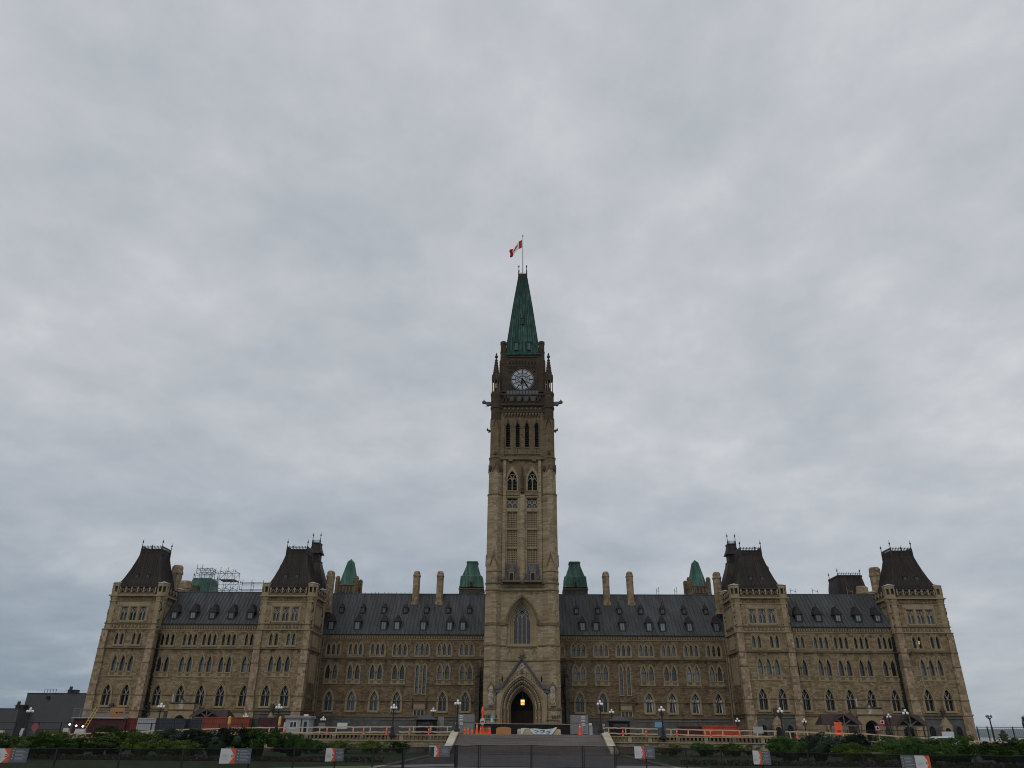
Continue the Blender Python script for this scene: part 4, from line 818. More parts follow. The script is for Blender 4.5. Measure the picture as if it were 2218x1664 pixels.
    for cx_, cz, a in ((-.66, 17.25, .33), (.66, 17.25, .33), (0, 17.55, .33), (-.33, 17.95, .33), (.33, 17.95, .33), (0, 18.4, .32), (-.98, 16.95, .25), (.98, 16.95, .25)):
        g.pl([(cx_, F+1.05, cz-a*1.2), (cx_-a, F+1.05, cz), (cx_, F+1.05, cz+a*1.2), (cx_+a, F+1.05, cz), (cx_, F+1.05, cz-a*1.2)], .09, 'tracery')
    for z in (13.8, 14.7, 15.6): g.box(-1.3, 1.3, F+1.12, F+1.15, z, z+.04, 'dark_metal')
    w = g.build('great_window', t); w['label'] = 'large four-light traceried window above the portal'
    for i, c in enumerate((-1.75, 1.75)):
        g = MB(); o = wn_o[0]; o = [(x+1.75, z) for x, z in o]
        g.band(arch(2.1, 37.5*k, 39.5*k, 41.9*k), o, F-.06, 'trim'); g.tube(arch(2.1, 37.5*k, 39.5*k, 41.9*k), F-.06, F, 'trim'); g.tube(o, F-.06, F+.7, 'trim'); g.poly(o, F+.7, 'louvre')
        g.box(-.07, .07, F+.25, F+.4, 37.7, 39.9, 'tracery')
        for dz in range(9): g.box(-.8, .8, F+.5, F+.62, 38.0+dz*.26, 38.06+dz*.26, 'dark_stone')
        ytrac(g, 0, 1.62, 38.9, 39.9, 41.3, F+.33, t=.14); g.pl([(-.8, F+.33, 39.6), (-.4, F+.33, 40.2), (0, F+.33, 39.7), (.4, F+.33, 40.2), (.8, F+.33, 39.6)], .12, 'tracery'); g.pl([(-.4, F+.33, 40.8), (.4, F+.33, 40.8)], .1, 'tracery')
        g.build('bell_window', t, (c, 0, 0))
        g = MB(); g.poly(rect(-.87, .87, 34.45*k, 36.2*k), F+.48, 'glass_dark'); F3 = F+.3
        for x in (-.3, .3) if False else (0,): g.box(-.06, .06, F3-.05, F3+.08, 34.68, 35.5, 'tracery')
        for c2 in (-.43, .43): g.pl([(c2-.42, F3, 35.2), (c2, F3, 36.0), (c2+.42, F3, 35.2)], .11, 'tracery'); g.pl([(c2-.4, F3, 36.3), (c2, F3, 35.5), (c2+.4, F3, 36.3)], .1, 'tracery'); g.box(c2-.03, c2+.03, F3-.03, F3+.03, 34.7, 35.4, 'tracery')
        g.box(-.87, .87, F3-.06, F3+.06, 34.68, 34.8, 'tracery'); g.build('tracery_window', t, (c*.96, 0, 0))
        # slate hooded dormers at the foot of the lattice
        h = MB(); h.add([(-1.15, F-1.0, 22.5), (1.15, F-1.0, 22.5), (1.15, F, 22.5), (-1.15, F, 22.5), (-.85, F-.75, 24.6), (.85, F-.75, 24.6), (.8, F, 25.3), (-.8, F, 25.3)], [(0, 1, 5, 4), (1, 2, 6, 5), (3, 0, 4, 7), (4, 5, 6, 7), (0, 3, 2, 1)], 'slate')
        h.box(-.42, .42, F-1.2, F-.6, 22.4, 23.9, 'tower_stone'); h.add([(-.6, F-1.25, 23.8), (.6, F-1.25, 23.8), (0, F-1.25, 24.9), (-.6, F-.5, 23.8), (.6, F-.5, 23.8), (0, F-.5, 24.9)], [(0, 1, 2), (0, 2, 5, 3), (1, 4, 5, 2)], 'trim_dark')
        h.poly(rect(-.28, .28, 22.4, 23.6), F-1.21, 'black'); h.box(-1.5, 1.5, F-1.3, F, 22.15, 22.42, 'trim_dark')
        for x in (-1.05, 1.05): h.lathe(x, F-1.1, [(.08, 22.2), (.2, 22.45), (.08, 22.75)], 'dark_stone', 6)
        h.build('slate_dormer', t, (c, 0, 0))
    for c in (-2.55, -.83, .83, 2.55):
        g = MB(); o = [(x+2.55, z) for x, z in bell[0]]; y0 = F+.15
        g.band(arch(1.0, 45.4*k, 49.2*k, 50.9*k), o, y0-.05, 'trim_dark'); g.tube(o, y0-.05, y0+.6, 'tower_stone_high'); g.poly(o, y0+.6, 'black')
        for dz in range(12): z = 46.0+dz*.36; g.add([(-.35, y0+.2, z), (.35, y0+.2, z), (.35, y0+.5, z+.28), (-.35, y0+.5, z+.28)], [(0, 1, 2, 3)], 'louvre')
        g.pl([(-.5, y0-.12, 49.4), (0, y0-.12, 51.1), (.5, y0-.12, 49.4)], .1, 'tower_stone_high'); g.box(-.05, .05, y0-.07, y0, 44.6, 45.6, 'dark_stone')
        g.box(-.5, .5, y0-.14, y0, 45.65, 45.8, 'tower_stone_mid'); g.build('louvred_opening', t, (c, 0, 0))
    # clock face
    g = MB(); cz = 59.55; r = 2.22; y = -1.1
    def ring(r0, r1, yy, mt, n=48): g.add([(rr_*math.cos(2*math.pi*i/n), yy, cz+rr_*math.sin(2*math.pi*i/n)) for rr_ in (r0, r1) for i in range(n)], [(i, (i+1) % n, n+(i+1) % n, n+i) for i in range(n)], mt)
    g.lathe(0, 0, [], 'dark_stone') if False else None
    ring(.001, r, y-.10, 'clock_glass'); ring(r, r+.28, y-.2, 'tower_stone_high')
    g.rings([[(( r+.0)*math.cos(2*math.pi*i/48), yy, cz+(r)*math.sin(2*math.pi*i/48)) for i in range(48)] for yy in (y-.2, y)], 'tower_stone_high', False); g.rings([[((r+.28)*math.cos(2*math.pi*i/48), yy, cz+(r+.28)*math.sin(2*math.pi*i/48)) for i in range(48)] for yy in (y-.2, y)], 'tower_stone_high', False)
    ring(r-.08, r, y-.13, 'black'); ring(r-.27, r-.19, y-.13, 'black'); ring(r*.58, r*.58+.09, y-.13, 'black')
    for i in range(60):
        a = 2*math.pi*i/60; g.bar(((r-.2)*math.cos(a), y-.13, cz+(r-.2)*math.sin(a)), ((r-.05)*math.cos(a), y-.13, cz+(r-.05)*math.sin(a)), .06, 'black', .02)
    for i in range(12):
        a = 2*math.pi*i/12; ca, sa = math.cos(a), math.sin(a)
        g.bar((r*.62*ca, y-.13, cz+r*.62*sa), (r*.9*ca, y-.13, cz+r*.9*sa), .24 if i % 3 == 0 else .14, 'dark_metal', .02); 
    for o_ in (0, math.pi/6):
        for j in range(2):
            tri = [(r*.58*math.cos(o_+math.pi/2+math.pi/3*j+2*math.pi*i/3), y-.125, cz+r*.58*math.sin(o_+math.pi/2+math.pi/3*j+2*math.pi*i/3)) for i in range(4)]
            g.pl(tri, .05, 'black', .02)
        if o_ == 0: continue
    for i in range(6): a = math.pi/6+math.pi*i/6*2; g.bar((0, y-.13, cz), (r*.58*math.cos(a), y-.13, cz+r*.58*math.sin(a)), .04, 'black', .02)
    g.build('clock_face', t)
    g = MB(); yy = -1.1-.2
    am = R(90-24.3*6); g.add([(.17*math.cos(am+1.57), yy, cz+.17*math.sin(am+1.57)), (2.0*math.cos(am)+.06*math.cos(am+1.57), yy, cz+2.0*math.sin(am)+.06*math.sin(am+1.57)), (2.0*math.cos(am)-.06*math.cos(am+1.57), yy, cz+2.0*math.sin(am)-.06*math.sin(am+1.57)), (.17*math.cos(am-1.57), yy, cz+.17*math.sin(am-1.57)), (-.5*math.cos(am), yy, cz-.5*math.sin(am))], [(0, 1, 2, 3, 4)], 'black')
    ah = R(90-6.4*30); g.add([(.16*math.cos(ah+1.57), yy-.02, cz+.16*math.sin(ah+1.57)), (.9*math.cos(ah)+.2*math.cos(ah+1.57), yy-.02, cz+.9*math.sin(ah)+.2*math.sin(ah+1.57)), (1.25*math.cos(ah), yy-.02, cz+1.25*math.sin(ah)), (.9*math.cos(ah)-.2*math.cos(ah+1.57), yy-.02, cz+.9*math.sin(ah)-.2*math.sin(ah+1.57)), (.16*math.cos(ah-1.57), yy-.02, cz+.16*math.sin(ah-1.57)), (-.35*math.cos(ah), yy-.02, cz-.35*math.sin(ah))], [(0, 1, 2, 3, 4, 5)], 'black')
    g.rings([[(.16*math.cos(i*.785), q_, cz+.16*math.sin(i*.785)) for i in range(8)] for q_ in (yy-.05, yy+.1)], 'black'); g.build('clock_hands', t)
    # spire
    g = MB(); prof = [(3.18, 3.18, 64.95), (3.02, 3.02, 66.6), (2.9, 2.9, 68.4), (1.90, 1.90, 76.8), (.88, .88, 84.3)]
    g.sqs(0, 3, prof, 'copper_spire'); g.sqs(0, 3, [(.88, .88, 84.2), (.94, .94, 84.4), (.94, .94, 85.2)], 'roof_brown')
    for (a, c, z), (a2, c2, z2) in zip(prof, prof[1:]):
        for i in range(0, 13):
            kk = -1+2*i/12; w_ = .15 if i in (0, 4, 8, 12) else .09; cm = 'copper_rib'
            g.bar((kk*a, 3-c, z), (kk*a2, 3-c2, z2), w_, cm, .12); g.bar((a, 3+kk*c, z), (a2, 3+kk*c2, z2), w_, cm); g.bar((-a, 3+kk*c, z), (-a2, 3+kk*c2, z2), w_, cm)
    for i in range(4): x = -1.95+i*1.3; g.rings([[(x+.17*math.cos(j*.785), yy_, 65.5+.17*math.sin(j*.785)) for j in range(8)] for yy_ in (-.3, 0)], 'black')
    g.build('spire', t)
    for x, z, w_, h_ in ((-1.2, 66.2, .8, 1.8), (1.2, 66.2, .8, 1.8), (0, 72.3, .5, 1.3)):
        g = MB(); yb = 3-(2.9-(z-68.4)*.1155) if z > 68 else -.05; g.box(x-w_/2, x+w_/2, yb-.22, yb+.5, z, z+h_, 'copper_spire'); g.box(x-w_*.28, x+w_*.28, yb-.25, yb-.2, z+.15, z+h_-.3, 'dark_metal' if w_ < .6 else 'sign_grey'); g.box(x-w_/2-.1, x+w_/2+.1, yb-.32, yb+.5, z+h_-.05, z+h_+.1, 'dark_metal'); g.box(x-.03, x+.03, yb-.28, yb-.2, z+.15, z+h_-.3, 'dark_metal')
        g.build('spire_window', t)
    for dx in (-.8, .8):
        for dy in (2.2, 3.8): 
            g = MB(); g.lathe(dx, dy, [(.16, 85.1), (.12, 86.0), (.07, 86.2), (.07, 86.8), (.17, 86.95), (.12, 87.15), (.03, 87.4)], 'dark_metal', 6); g.build('finial', t)
    g = MB(); g.lathe(0, 3, [(.11, 85), (.09, 90), (.06, 95.2)], 'pale_grey', 8); g.lathe(0, 3, [(.05, 95.15), (.15, 95.28), (.15, 95.4), (.03, 95.5)], 'dark_metal', 8); g.build('flagpole', t)
    g = MB()
    for i in range(7): x = -.75+i*.25; g.lathe(x, 2.1, [(.06, 85.2), (.02, 85.55)], 'dark_metal', 4)
    g.build('cresting', t)
    # pinnacles at the four corners
    pn = MB()
    for i in range(8):
        a = math.pi/4*i+math.pi/8; pn.lathe(.68*math.cos(a), .68*math.sin(a), [(.10, 56.4), (.10, 58.9)], 'trim_dark', 4); pn.lathe(.72*math.cos(a), .72*math.sin(a), [(.14, 58.7), (.17, 59.3), (.02, 60.1)], 'tower_stone_high', 4)
    pn.lathe(0, 0, [(.85, 56.2), (.85, 56.45), (.7, 56.5)], 'tower_stone_high'); pn.lathe(0, 0, [(.14, 56.4), (.22, 57.2), (.12, 57.6), (.15, 58.6)], 'tower_stone_high', 6); pn.lathe(0, 0, [(.7, 58.7), (.84, 59.0), (.82, 59.9), (.58, 60.2)], 'tower_stone_high')
    pn.lathe(0, 0, [(.55, 60.1), (.12, 63.6), (.14, 63.7)], 'tower_stone_high')
    for i in range(8):
        a = math.pi/4*i+math.pi/8
        for j in range(6): z = 60.4+j*.52; r_2 = .57-(z-60.1)*.123; pn.cbox(r_2*math.cos(a), r_2*math.sin(a), z, z+.2, .16, .16, 'tower_stone_high')
    pn.lathe(0, 0, [(.1, 63.5), (.34, 63.85), (.34, 64.0), (.1, 64.15), (.2, 64.35), (.05, 64.7)], 'tower_stone_high', 6); pn = pn.mesh('pinnacle')
    for sx in (-1, 1):
        for cy in (-1.95, 7.95): place('pinnacle', pn, t, (sx*4.88, cy, 0))
    # gargoyles: crouching beasts leaning out from the corners
    def garg(L, mt):
        g = MB(); g.rings([[(t_*L, y_*w_, z_*w_+zc) for y_, z_ in ((-1, -1), (1, -1), (1, 1), (-1, 1))] for t_, w_, zc in ((0, .26, 0), (.35, .3, .05), (.6, .2, .18), (.72, .24, .32), (.88, .26, .38), (1.0, .12, .30))], mt)
        g.cbox(L*.80, .16, .55, .8, .1, .08, mt); g.cbox(L*.80, -.16, .55, .8, .1, .08, mt); g.box(L*.35, L*.55, -.28, -.14, -.35, 0, mt); g.box(L*.35, L*.55, .14, .28, -.35, 0, mt); g.box(L*.5, L*.66, -.28, -.16, -.35, -.25, mt); return g.mesh('gargoyle')
    ga, gb = garg(1.9, 'granite'), garg(.75, 'dark_stone')
    for sx in (-1, 1):
        for cy in (-1.75,):
            place('gargoyle', ga, t, (sx*5.45, cy, 54.3), 0 if sx > 0 else R(180)); place('gargoyle', gb, t, (sx*5.65, cy, 49.0), 0 if sx > 0 else R(180)).scale = (1, .7, .7)
    # wooden doors at the back of the portal
    for s in (-1, 1):
        g = MB(); g.box(min(s*.04, s*1.72), max(s*.04, s*1.72), 2.9, 3.05, -.1, 3.2, 'door_wood')
        for i in range(5): x = s*(.2+i*.34); g.box(x-.02, x+.02, 2.87, 2.9, 0, 3.1, 'black')
        g.build('door', t)
clock_tower()

# ---- hanging lantern in the portal arch
L = empty('hanging_lantern', (.1, -1.6, 3.95)); tag(L, 'square lantern glowing yellow, hanging in the dark portal arch', 'lantern')
g = MB(); g.box(-.3, .3, -.3, .3, .0, .38, 'lantern_lit'); g.build('lower_glass', L)
g = MB(); g.box(-.34, .34, -.34, .34, .4, .72, 'lantern_hot'); g.build('upper_glass', L)
g = MB(); g.sqs(0, 0, [(.37, .37, .36), (.37, .37, .42)], 'dark_metal'); g.sqs(0, 0, [(.4, .4, .72), (.36, .36, .78), (.05, .05, .98), (.02, .02, 2.2)], 'dark_metal'); g.sqs(0, 0, [(.1, .1, -.12), (.33, .33, 0)], 'dark_metal')
for a in (-1, 1):
    for c in (-1, 1): g.box(a*.32-.03, a*.32+.03, c*.32-.03, c*.32+.03, 0, .74, 'dark_metal')
g.build('frame', L)
ld = bpy.data.lights.new('lantern_bulb', 'POINT'); ld.energy = 6; ld.color = (1, .7, .3); ld.shadow_soft_size = .2
lo = bpy.data.objects.new('lantern_bulb', ld); COL.objects.link(lo); lo.location = (0, 0, -.35); lo.parent = L

# ---- flag
def flag():
    b = MB(); Lx, Hh = 2.95, 1.75; nu, nv = 40, 20
    leaf = [(0, .40), (.055, .30), (.12, .335), (.10, .17), (.19, .25), (.21, .21), (.30, .225), (.27, .13), (.31, .10), (.17, -.03), (.19, -.09), (.02, -.07), (.02, -.22)]
    leaf = leaf+[(-x, z) for x, z in reversed(leaf[1:])]
    def inside(x, z):
        c = False; n = len(leaf)
        for i in range(n):
            x1, z1 = leaf[i]; x2, z2 = leaf[(i+1) % n]
            if (z1 > z) != (z2 > z) and x < (x2-x1)*(z-z1)/(z2-z1)+x1: c = not c
        return c
    def P_(u, v):     # u 0..1 from hoist, v 0 bottom..1 top; sags and ripples as it streams
        x = -.18-u*2.55; z = 92.35+v*2.0*(1-.18*u)-u*2.15+.22*math.sin(u*7.5+v*1.1)*u+.08*u*math.sin(v*6+u*5); y = 3-.75*u*math.sin(u*5.2+.6)+.3*math.sin(u*9+v*2)*u
        return (x+(.10*math.sin(v*7)*u*u), y, z)
    vs = [P_(i/nu, j/nv) for i in range(nu+1) for j in range(nv+1)]
    for i in range(nu):
        for j in range(nv):
            u = (i+.5)/nu; v = (j+.5)/nv; red = u < .25 or u > .75 or inside((u-.5)*2*.88, (v-.47)*.95)
            q = i*(nv+1)+j; b.add([vs[q], vs[q+nv+1], vs[q+nv+2], vs[q+1]], [(0, 1, 2, 3)], 'flag_red' if red else 'flag_white')
    o = b.build('flag', smooth=False); tag(o, 'red and white flag with a red maple leaf, streaming above the clock tower', 'flag')
flag()

# ------------------------------------------------------------------ scaffold behind the left wing roof
def scaffold(name, x0, x1, y0, y1, z0, z1, nx, nz, lab, deck=True, seed=1, br=.55):
    q = random.Random(seed); b = MB(); w = .07
    e = empty(name, ((x0+x1)/2, (y0+y1)/2, z0)); tag(e, lab, 'scaffold'); X = [x0+(x1-x0)*i/nx-e.location.x for i in range(nx+1)]; Z = [(z1-z0)*i/nz for i in range(nz+1)]; Yy = (y0-e.location.y, y1-e.location.y)
    for y in Yy:
        for x in X: b.bar((x, y, 0), (x, y, Z[-1]+q.uniform(.1, .9)), w, 'steel')
        for z in Z[1:]: b.bar((X[0], y, z), (X[-1], y, z), w, 'steel'); b.bar((X[0], y, z-.45), (X[-1], y, z-.45), w*.8, 'steel')
        for i in range(nx):
            for j in range(nz):
                if q.random() < br: b.bar((X[i], y, Z[j]), (X[i+1], y, Z[j+1]), w*.8, 'steel')
    for x in X:
        for z in Z[1:]: b.bar((x, Yy[0], z), (x, Yy[1], z), w, 'steel')
    b.build('tube_frame', e)
    if deck: d = MB(); d.box(X[1], X[-1], Yy[0], Yy[1], Z[-2]-.05, Z[-2]+.12, 'steel'); d.build('deck', e)
scaffold('scaffold', -59.8, -55.5, 18, 20.5, 21.5, 27.9, 3, 4, 'steel tube scaffold tower on the left wing roof beside the green mansard', True, 1)
scaffold('scaffold', -62.6, -59.6, 17, 18.6, 26.5, 28.2, 3, 2, 'open steel scaffold gallery standing above the green mansard roof', False, 2)
scaffold('scaffold', -53.8, -49.4, 17, 18.2, 23.0, 25.6, 2, 2, 'low steel scaffold frame on the roof next to the inner left corner tower', False, 3, 0)
b = MB(); q = random.Random(8)
e = empty('roof_guardrail', (52, 8, 21.9)); tag(e, 'thin steel guardrail with hoops along the right wing roof ridge', 'guardrail'); b.bar((-8, 0, .35), (6, 0, .35), .05, 'steel')
for x in (-5.2, -1.4, 4.6): b.pl([(x, 0, 0), (x, 0, 1.5)], .06, 'steel'); b.pl([(x+.9, 0, 0), (x+.9, 0, 1.2)], .06, 'steel'); b.bar((x, 0, 1.1), (x+.9, 0, .8), .05, 'steel')
b.build('rail', e)

# ------------------------------------------------------------------ retaining wall, stair cheeks, railings
def wall_path(s, n=12):
    x0, x1 = (8.95, 66) if s > 0 else (6.6, 66)
    return [(s*x, front_y(x)-.02) for x in ([x0]+[x for x in (14, 20, 26, 31, 36, 42, 48, 54, 60) if x > x0]+[x1])]
def zt(x): x = abs(x); return -.17 if x < 28 else -.17-(x-28)*.030
for s, sd_ in ((-1, 'left'), (1, 'right')):
    e = empty('retaining_wall', (s*12, -37, LAWN)); tag(e, 'stone retaining wall with pierced balustrade, %s of the steps' % sd_, 'wall')
    off = e.location; pts = wall_path(s)
    w = MB(); c = MB(); bl = MB()
    for (xa, ya), (xb, yb) in zip(pts, pts[1:]):
        def seg(m, z0f, z1f, o, t, mat):
            m.rings([[(x-off.x, y-o-off.y, zz-off.z) for x, y, zz in ((xa, ya, z0f(xa)), (xb, yb, z0f(xb)), (xb, yb+t, z0f(xb)), (xa, ya+t, z0f(xa)))], [(x-off.x, y-o-off.y, zz-off.z) for x, y, zz in ((xa, ya, z1f(xa)), (xb, yb, z1f(xb)), (xb, yb+t, z1f(xb)), (xa, ya+t, z1f(xa)))]], mat, True, True)
        seg(w, lambda x: -2.3, lambda x: zt(x)-.62, .1, .5, 'retaining'); seg(c, lambda x: zt(x)-.68, lambda x: zt(x)-.56, .22, .6, 'trim'); seg(c, lambda x: zt(x)-.12, lambda x: zt(x), .16, .42, 'trim')
        seg(bl, lambda x: zt(x)-.56, lambda x: zt(x)-.12, -.05, .1, 'black')
        n_ = max(1, int(math.hypot(xb-xa, yb-ya)/.42))
        for i in range(n_):
            t_ = i/n_; x = xa+(xb-xa)*t_; y = ya+(yb-ya)*t_; big = (i % 7 == 0)
            bl.cbox(x-off.x, y-.02-off.y, zt(x)-.56-off.z, zt(x)-.12-off.z, .42 if big else .2, .3 if big else .22, 'retaining' if big else 'trim_dark')
    w.build('stone_face', e); c.build('coping', e); bl.build('balustrade', e)
    # stair cheek: sloping pale stone with a carved scroll end
    e = empty('stair_cheek_wall', (6.6*s-.0 if s < 0 else 8.95, -37, LAWN)); tag(e, 'pale stone cheek wall sloping down the %s side of the steps' % sd_, 'wall'); q = random.Random(3)
    m = MB(); cs_ = [(0, .05, .0), (-1.2, .0, -.25), (-3, -.0, -.75), (-5, 0, -1.3), (-7, 0, -1.75)]
    m.rings([[(s*(-.05+k*.07), y, -.4), (s*(.5+k*.07), y, -.4), (s*(.5+k*.07), y, 1.95+z), (s*(-.05+k*.07), y, 1.95+z)] for k, (y, _, z) in enumerate(cs_)], 'retaining', True, True); m.build('stone_face', e)
    m = MB(); m.rings([[(s*(-.15+k*.07), y, 1.93+z), (s*(.62+k*.07), y, 1.93+z), (s*(.62+k*.07), y, 2.18+z), (s*(-.15+k*.07), y, 2.18+z)] for k, (y, _, z) in enumerate(cs_)], 'cheek', True, True); m.build('coping', e)
    m = MB()
    for i in range(5): m.lathe(s*.1+q.uniform(-.06, .06), .5, [(.16, 1.5+i*.28), (.26, 1.62+i*.28), (.15, 1.78+i*.28)], 'cheek', 7)
    m.box(-.25+s*.1, .25+s*.1, .3, .7, 2.78, 2.95, 'cheek'); m.build('baluster_end', e)
def railing(xs_, ztop, lab, posts=True, dy=.45, lower=True):
    e = empty('wooden_railing', (xs_[0], front_y(xs_[0])+dy, ztop(xs_[0])-1)); tag(e, lab, 'railing'); o = e.location; q = random.Random(int(xs_[0]*7))
    n = 7; X = []
    for a, b_ in zip(xs_, xs_[1:]): X += [a+(b_-a)*i/n for i in range(n)]
    X.append(xs_[-1]); m = MB(); P3 = [(x-o.x, front_y(x)+dy-o.y, ztop(x)-o.z+q.uniform(-.025, .025)) for x in X]
    m.pl(P3, .12, 'lumber', .1); m.build('top_rail', e)
    if lower: m = MB(); m.pl([(x, y, z-.52+q.uniform(-.02, .02)) for x, y, z in P3], .12, 'lumber', .1); m.build('lower_rail', e)
    x = xs_[0]+.5*(1 if xs_[-1] > xs_[0] else -1)
    while (x < xs_[-1]) if xs_[-1] > xs_[0] else (x > xs_[-1]):
        m = MB(); m.bar((x-o.x, front_y(x)+dy-o.y, ztop(x)-o.z-.62), (x-o.x+q.uniform(-.08, .08), front_y(x)+dy-o.y, ztop(x)-o.z), .12, 'lumber'); m.build('post', e); x += 1.85*(1 if xs_[-1] > xs_[0] else -1)
def ztr(x):
    P_ = [(-52, -.62), (-48.3, -.43), (-42.2, -.13), (-36.4, .11), (-28.4, .37), (-18.8, .49), (-7, .62), (9, .62), (14.7, .54), (28.5, .40), (37.3, .19), (44.5, -.24), (50.7, -.47), (54, -.62)]
    x = max(-52, min(54, x))
    for (a, b_), (c, d) in zip(P_, P_[1:]):
        if x <= c: return b_+(d-b_)*(x-a)/(c-a)
railing((-7.3, -10, -13.1), ztr, 'short timber railing left of the steps, between the first two globe lamps')
railing((-13.9, -18, -22, -26.2, -31.5), ztr, 'long timber railing in front of the white guard booth, left side')
railing((-32.5, -38, -44, -51), ztr, 'pale timber railing above the left shrubs, under the container yard', lower=False)
railing((9.2, 12, 15.0), ztr, 'short timber railing just right of the steps')
railing((15.9, 20, 24, 27.8), ztr, 'straight pale timber railing right of the steps, in front of the orange container')
railing((28.7, 33, 38, 44, 53), ztr, 'long timber railing sloping away above the right shrubs', lower=False)

# ------------------------------------------------------------------ globe lamps
def lamp_proto():
    e = empty('street_lamp'); b = MB(); b.lathe(0, 0, [(.32, 0), (.32, .25), (.2, .35), (.16, .9), (.09, 1.0), (.065, 2.6), (.1, 2.65), (.05, 2.9)], 'dark_metal', 8); b.build('post', e)
    a = MB(); g = MB(); g.lathe(0, 0, [(.05, -.14), (.11, -.09), (.14, 0), (.11, .09), (.05, .14)], 'globe_white', 10); gm = g.mesh('globe', True)
    a.lathe(0, 0, [(.10, 2.5), (.04, 2.55), (.03, 3.0)], 'dark_metal', 6)
    for i in range(4):
        t_ = math.pi/2*i+.35; dx, dy = .26*math.cos(t_), .26*math.sin(t_); a.pl([(0, 0, 2.35), (dx*.7, dy*.7, 2.3), (dx, dy, 2.48), (dx, dy, 2.62)], .05, 'dark_metal'); place('globe', gm, e, (dx, dy, 2.82))
    a.build('bracket', e); place('globe', gm, e, (0, 0, 3.08)); return e
LP = lamp_proto(); first = True
lamps = [(-54.0, -37, 2.28, 'far left, against the dark grey building'), (-39.5, -37, 2.84, 'left, before the steel containers'), (-26.4, -37, 2.83, 'just left of the white guard booth'), (-13.7, -37.2, 2.89, 'at the break in the left timber railings'), (-6.7, -37.3, 3.36, 'at the top left of the steps'),
         (8.8, -37.3, 3.41, 'at the top right of the steps'), (15.45, -37.2, 2.85, 'between the two right timber railings'), (28.2, -37.2, 2.8, 'before the inner right corner tower'), (41.2, -38, 2.7, 'in front of the right-hand timber canopy'),
         (-12.0, -15, 3.16, 'smaller with distance, behind the left black kiosk'), (12.3, -15, 3.15, 'smaller with distance, above the right black kiosk'), (49.5, -15, 2.83, 'left of the right-hand timber canopy, by the stone porch'), (38.8, -13, 2.2, 'low, left of the timber canopy near the inner right tower'), (-38.4, -13, 2.3, 'low, at the right end of the long orange container'),
         (29.7, -13, 2.2, 'short, by the inner corner of the right wing'), (-27.5, -13, 2.0, 'short, just right of the guard booth')]
for x, y, z, w_ in lamps:
    o = LP if first else clone(LP, (0, 0, 0)); first = False; o.location = (x, y, z-3.28)
    tag(o, 'black lamp with white globes, '+w_, 'street lamp', 'globe lamps along the terrace')
def far_lamp(x, y, z, lab):
    e = empty('street_lamp', (x, y, z-4.6)); tag(e, lab, 'street lamp'); b = MB(); b.lathe(0, 0, [(.14, 0), (.1, 4.0)], 'dark_metal', 6)
    for i in range(5): a = i*1.256; b.bar((0, 0, 3.7), (.4*math.cos(a), .4*math.sin(a), 4.1), .07, 'dark_metal'); b.lathe(.4*math.cos(a), .4*math.sin(a), [(.06, 4.05), (.17, 4.2), (.17, 4.35), (.05, 4.5)], 'mid_grey', 7)
    b.build('post', e)
far_lamp(83.6, 22, 3.7, 'dark globe lamp silhouetted on the sky beyond the right end'); 
b = MB(); b.lathe(0, 0, [(.5, 0), (.55, 1.4), (.75, 1.5), (.75, 1.7), (.4, 1.8), (.35, 2.2), (.1, 2.4)], 'dark_stone', 8)
tag(b.build('stone_pillar', loc=(84.2, 20, -1.2)), 'dark stone gate pillar below the far right lamp', 'pillar')

# ------------------------------------------------------------------ mesh fence in the foreground with its notice boards
posts = [(-23.93, -87.0, -.81), (-21.48, -86.07, -.8), (-18.91, -85.05, -.8), (-16.23, -84.04, -.8), (-13.24, -82.94, -.79), (-11.47, -81.19, -.81), (-9.63, -79.52, -.82), (-7.83, -78.02, -.83), (-6.31, -76.54, -.81), (-3.45, -74.0, -.71), (-2.04, -74.11, -.69), (1.2, -74.38, -.66), (4.33, -74.63, -.67), (6.26, -74.79, -.67), (8.14, -74.95, -.68), (10.33, -76.13, -.73), (12.09, -77.45, -.76), (13.95, -78.97, -.79), (15.89, -80.8, -.8), (17.9, -82.95, -.79), (19.98, -84.32, -.78), (21.99, -85.76, -.76), (23.8, -87.0, -.75), (26.5, -88.5, -.75)]
posts = [(-27, -88.2, -.81)]+posts
E_ = empty('mesh_fence', (1.2, -74.4, LAWN)); tag(E_, 'low black mesh construction fence running across the foreground', 'fence'); o = E_.location
for i, (x, y, z) in enumerate(posts):
    b = MB(); b.cbox(x-o.x, y-o.y, 0, z-o.z+.03, .16 if i in (9, 10) else .075, .06, 'dark_metal')
    if 10 <= i <= 14: b.cbox(x-o.x+.11, y-o.y, 0, z-o.z+.03, .04, .05, 'dark_metal')
    b.build('post', E_)
q = random.Random(6)
for (xa, ya, za), (xb, yb, zb) in zip(posts, posts[1:]):
    b = MB(); n = 6; top = []; fm = 'fence_mesh_open' if -3.6 < xa < 6 else 'fence_mesh'
    for i in range(n+1):
        t_ = i/n; sag = -.03*math.sin(math.pi*t_)+q.uniform(-.008, .008); top.append((xa+(xb-xa)*t_-o.x, ya+(yb-ya)*t_-o.y, za+(zb-za)*t_+sag-o.z))
    b.add(top+[(x, y, .1 if 'open' in fm else .24) for x, y, z in top], [(i, i+1, n+2+i, n+1+i) for i in range(n)], fm); b.pl(top, .035, 'dark_metal'); b.bar((top[0][0], top[0][1], .1), (top[-1][0], top[-1][1], .1), .03, 'dark_metal'); b.build('mesh_panel', E_)
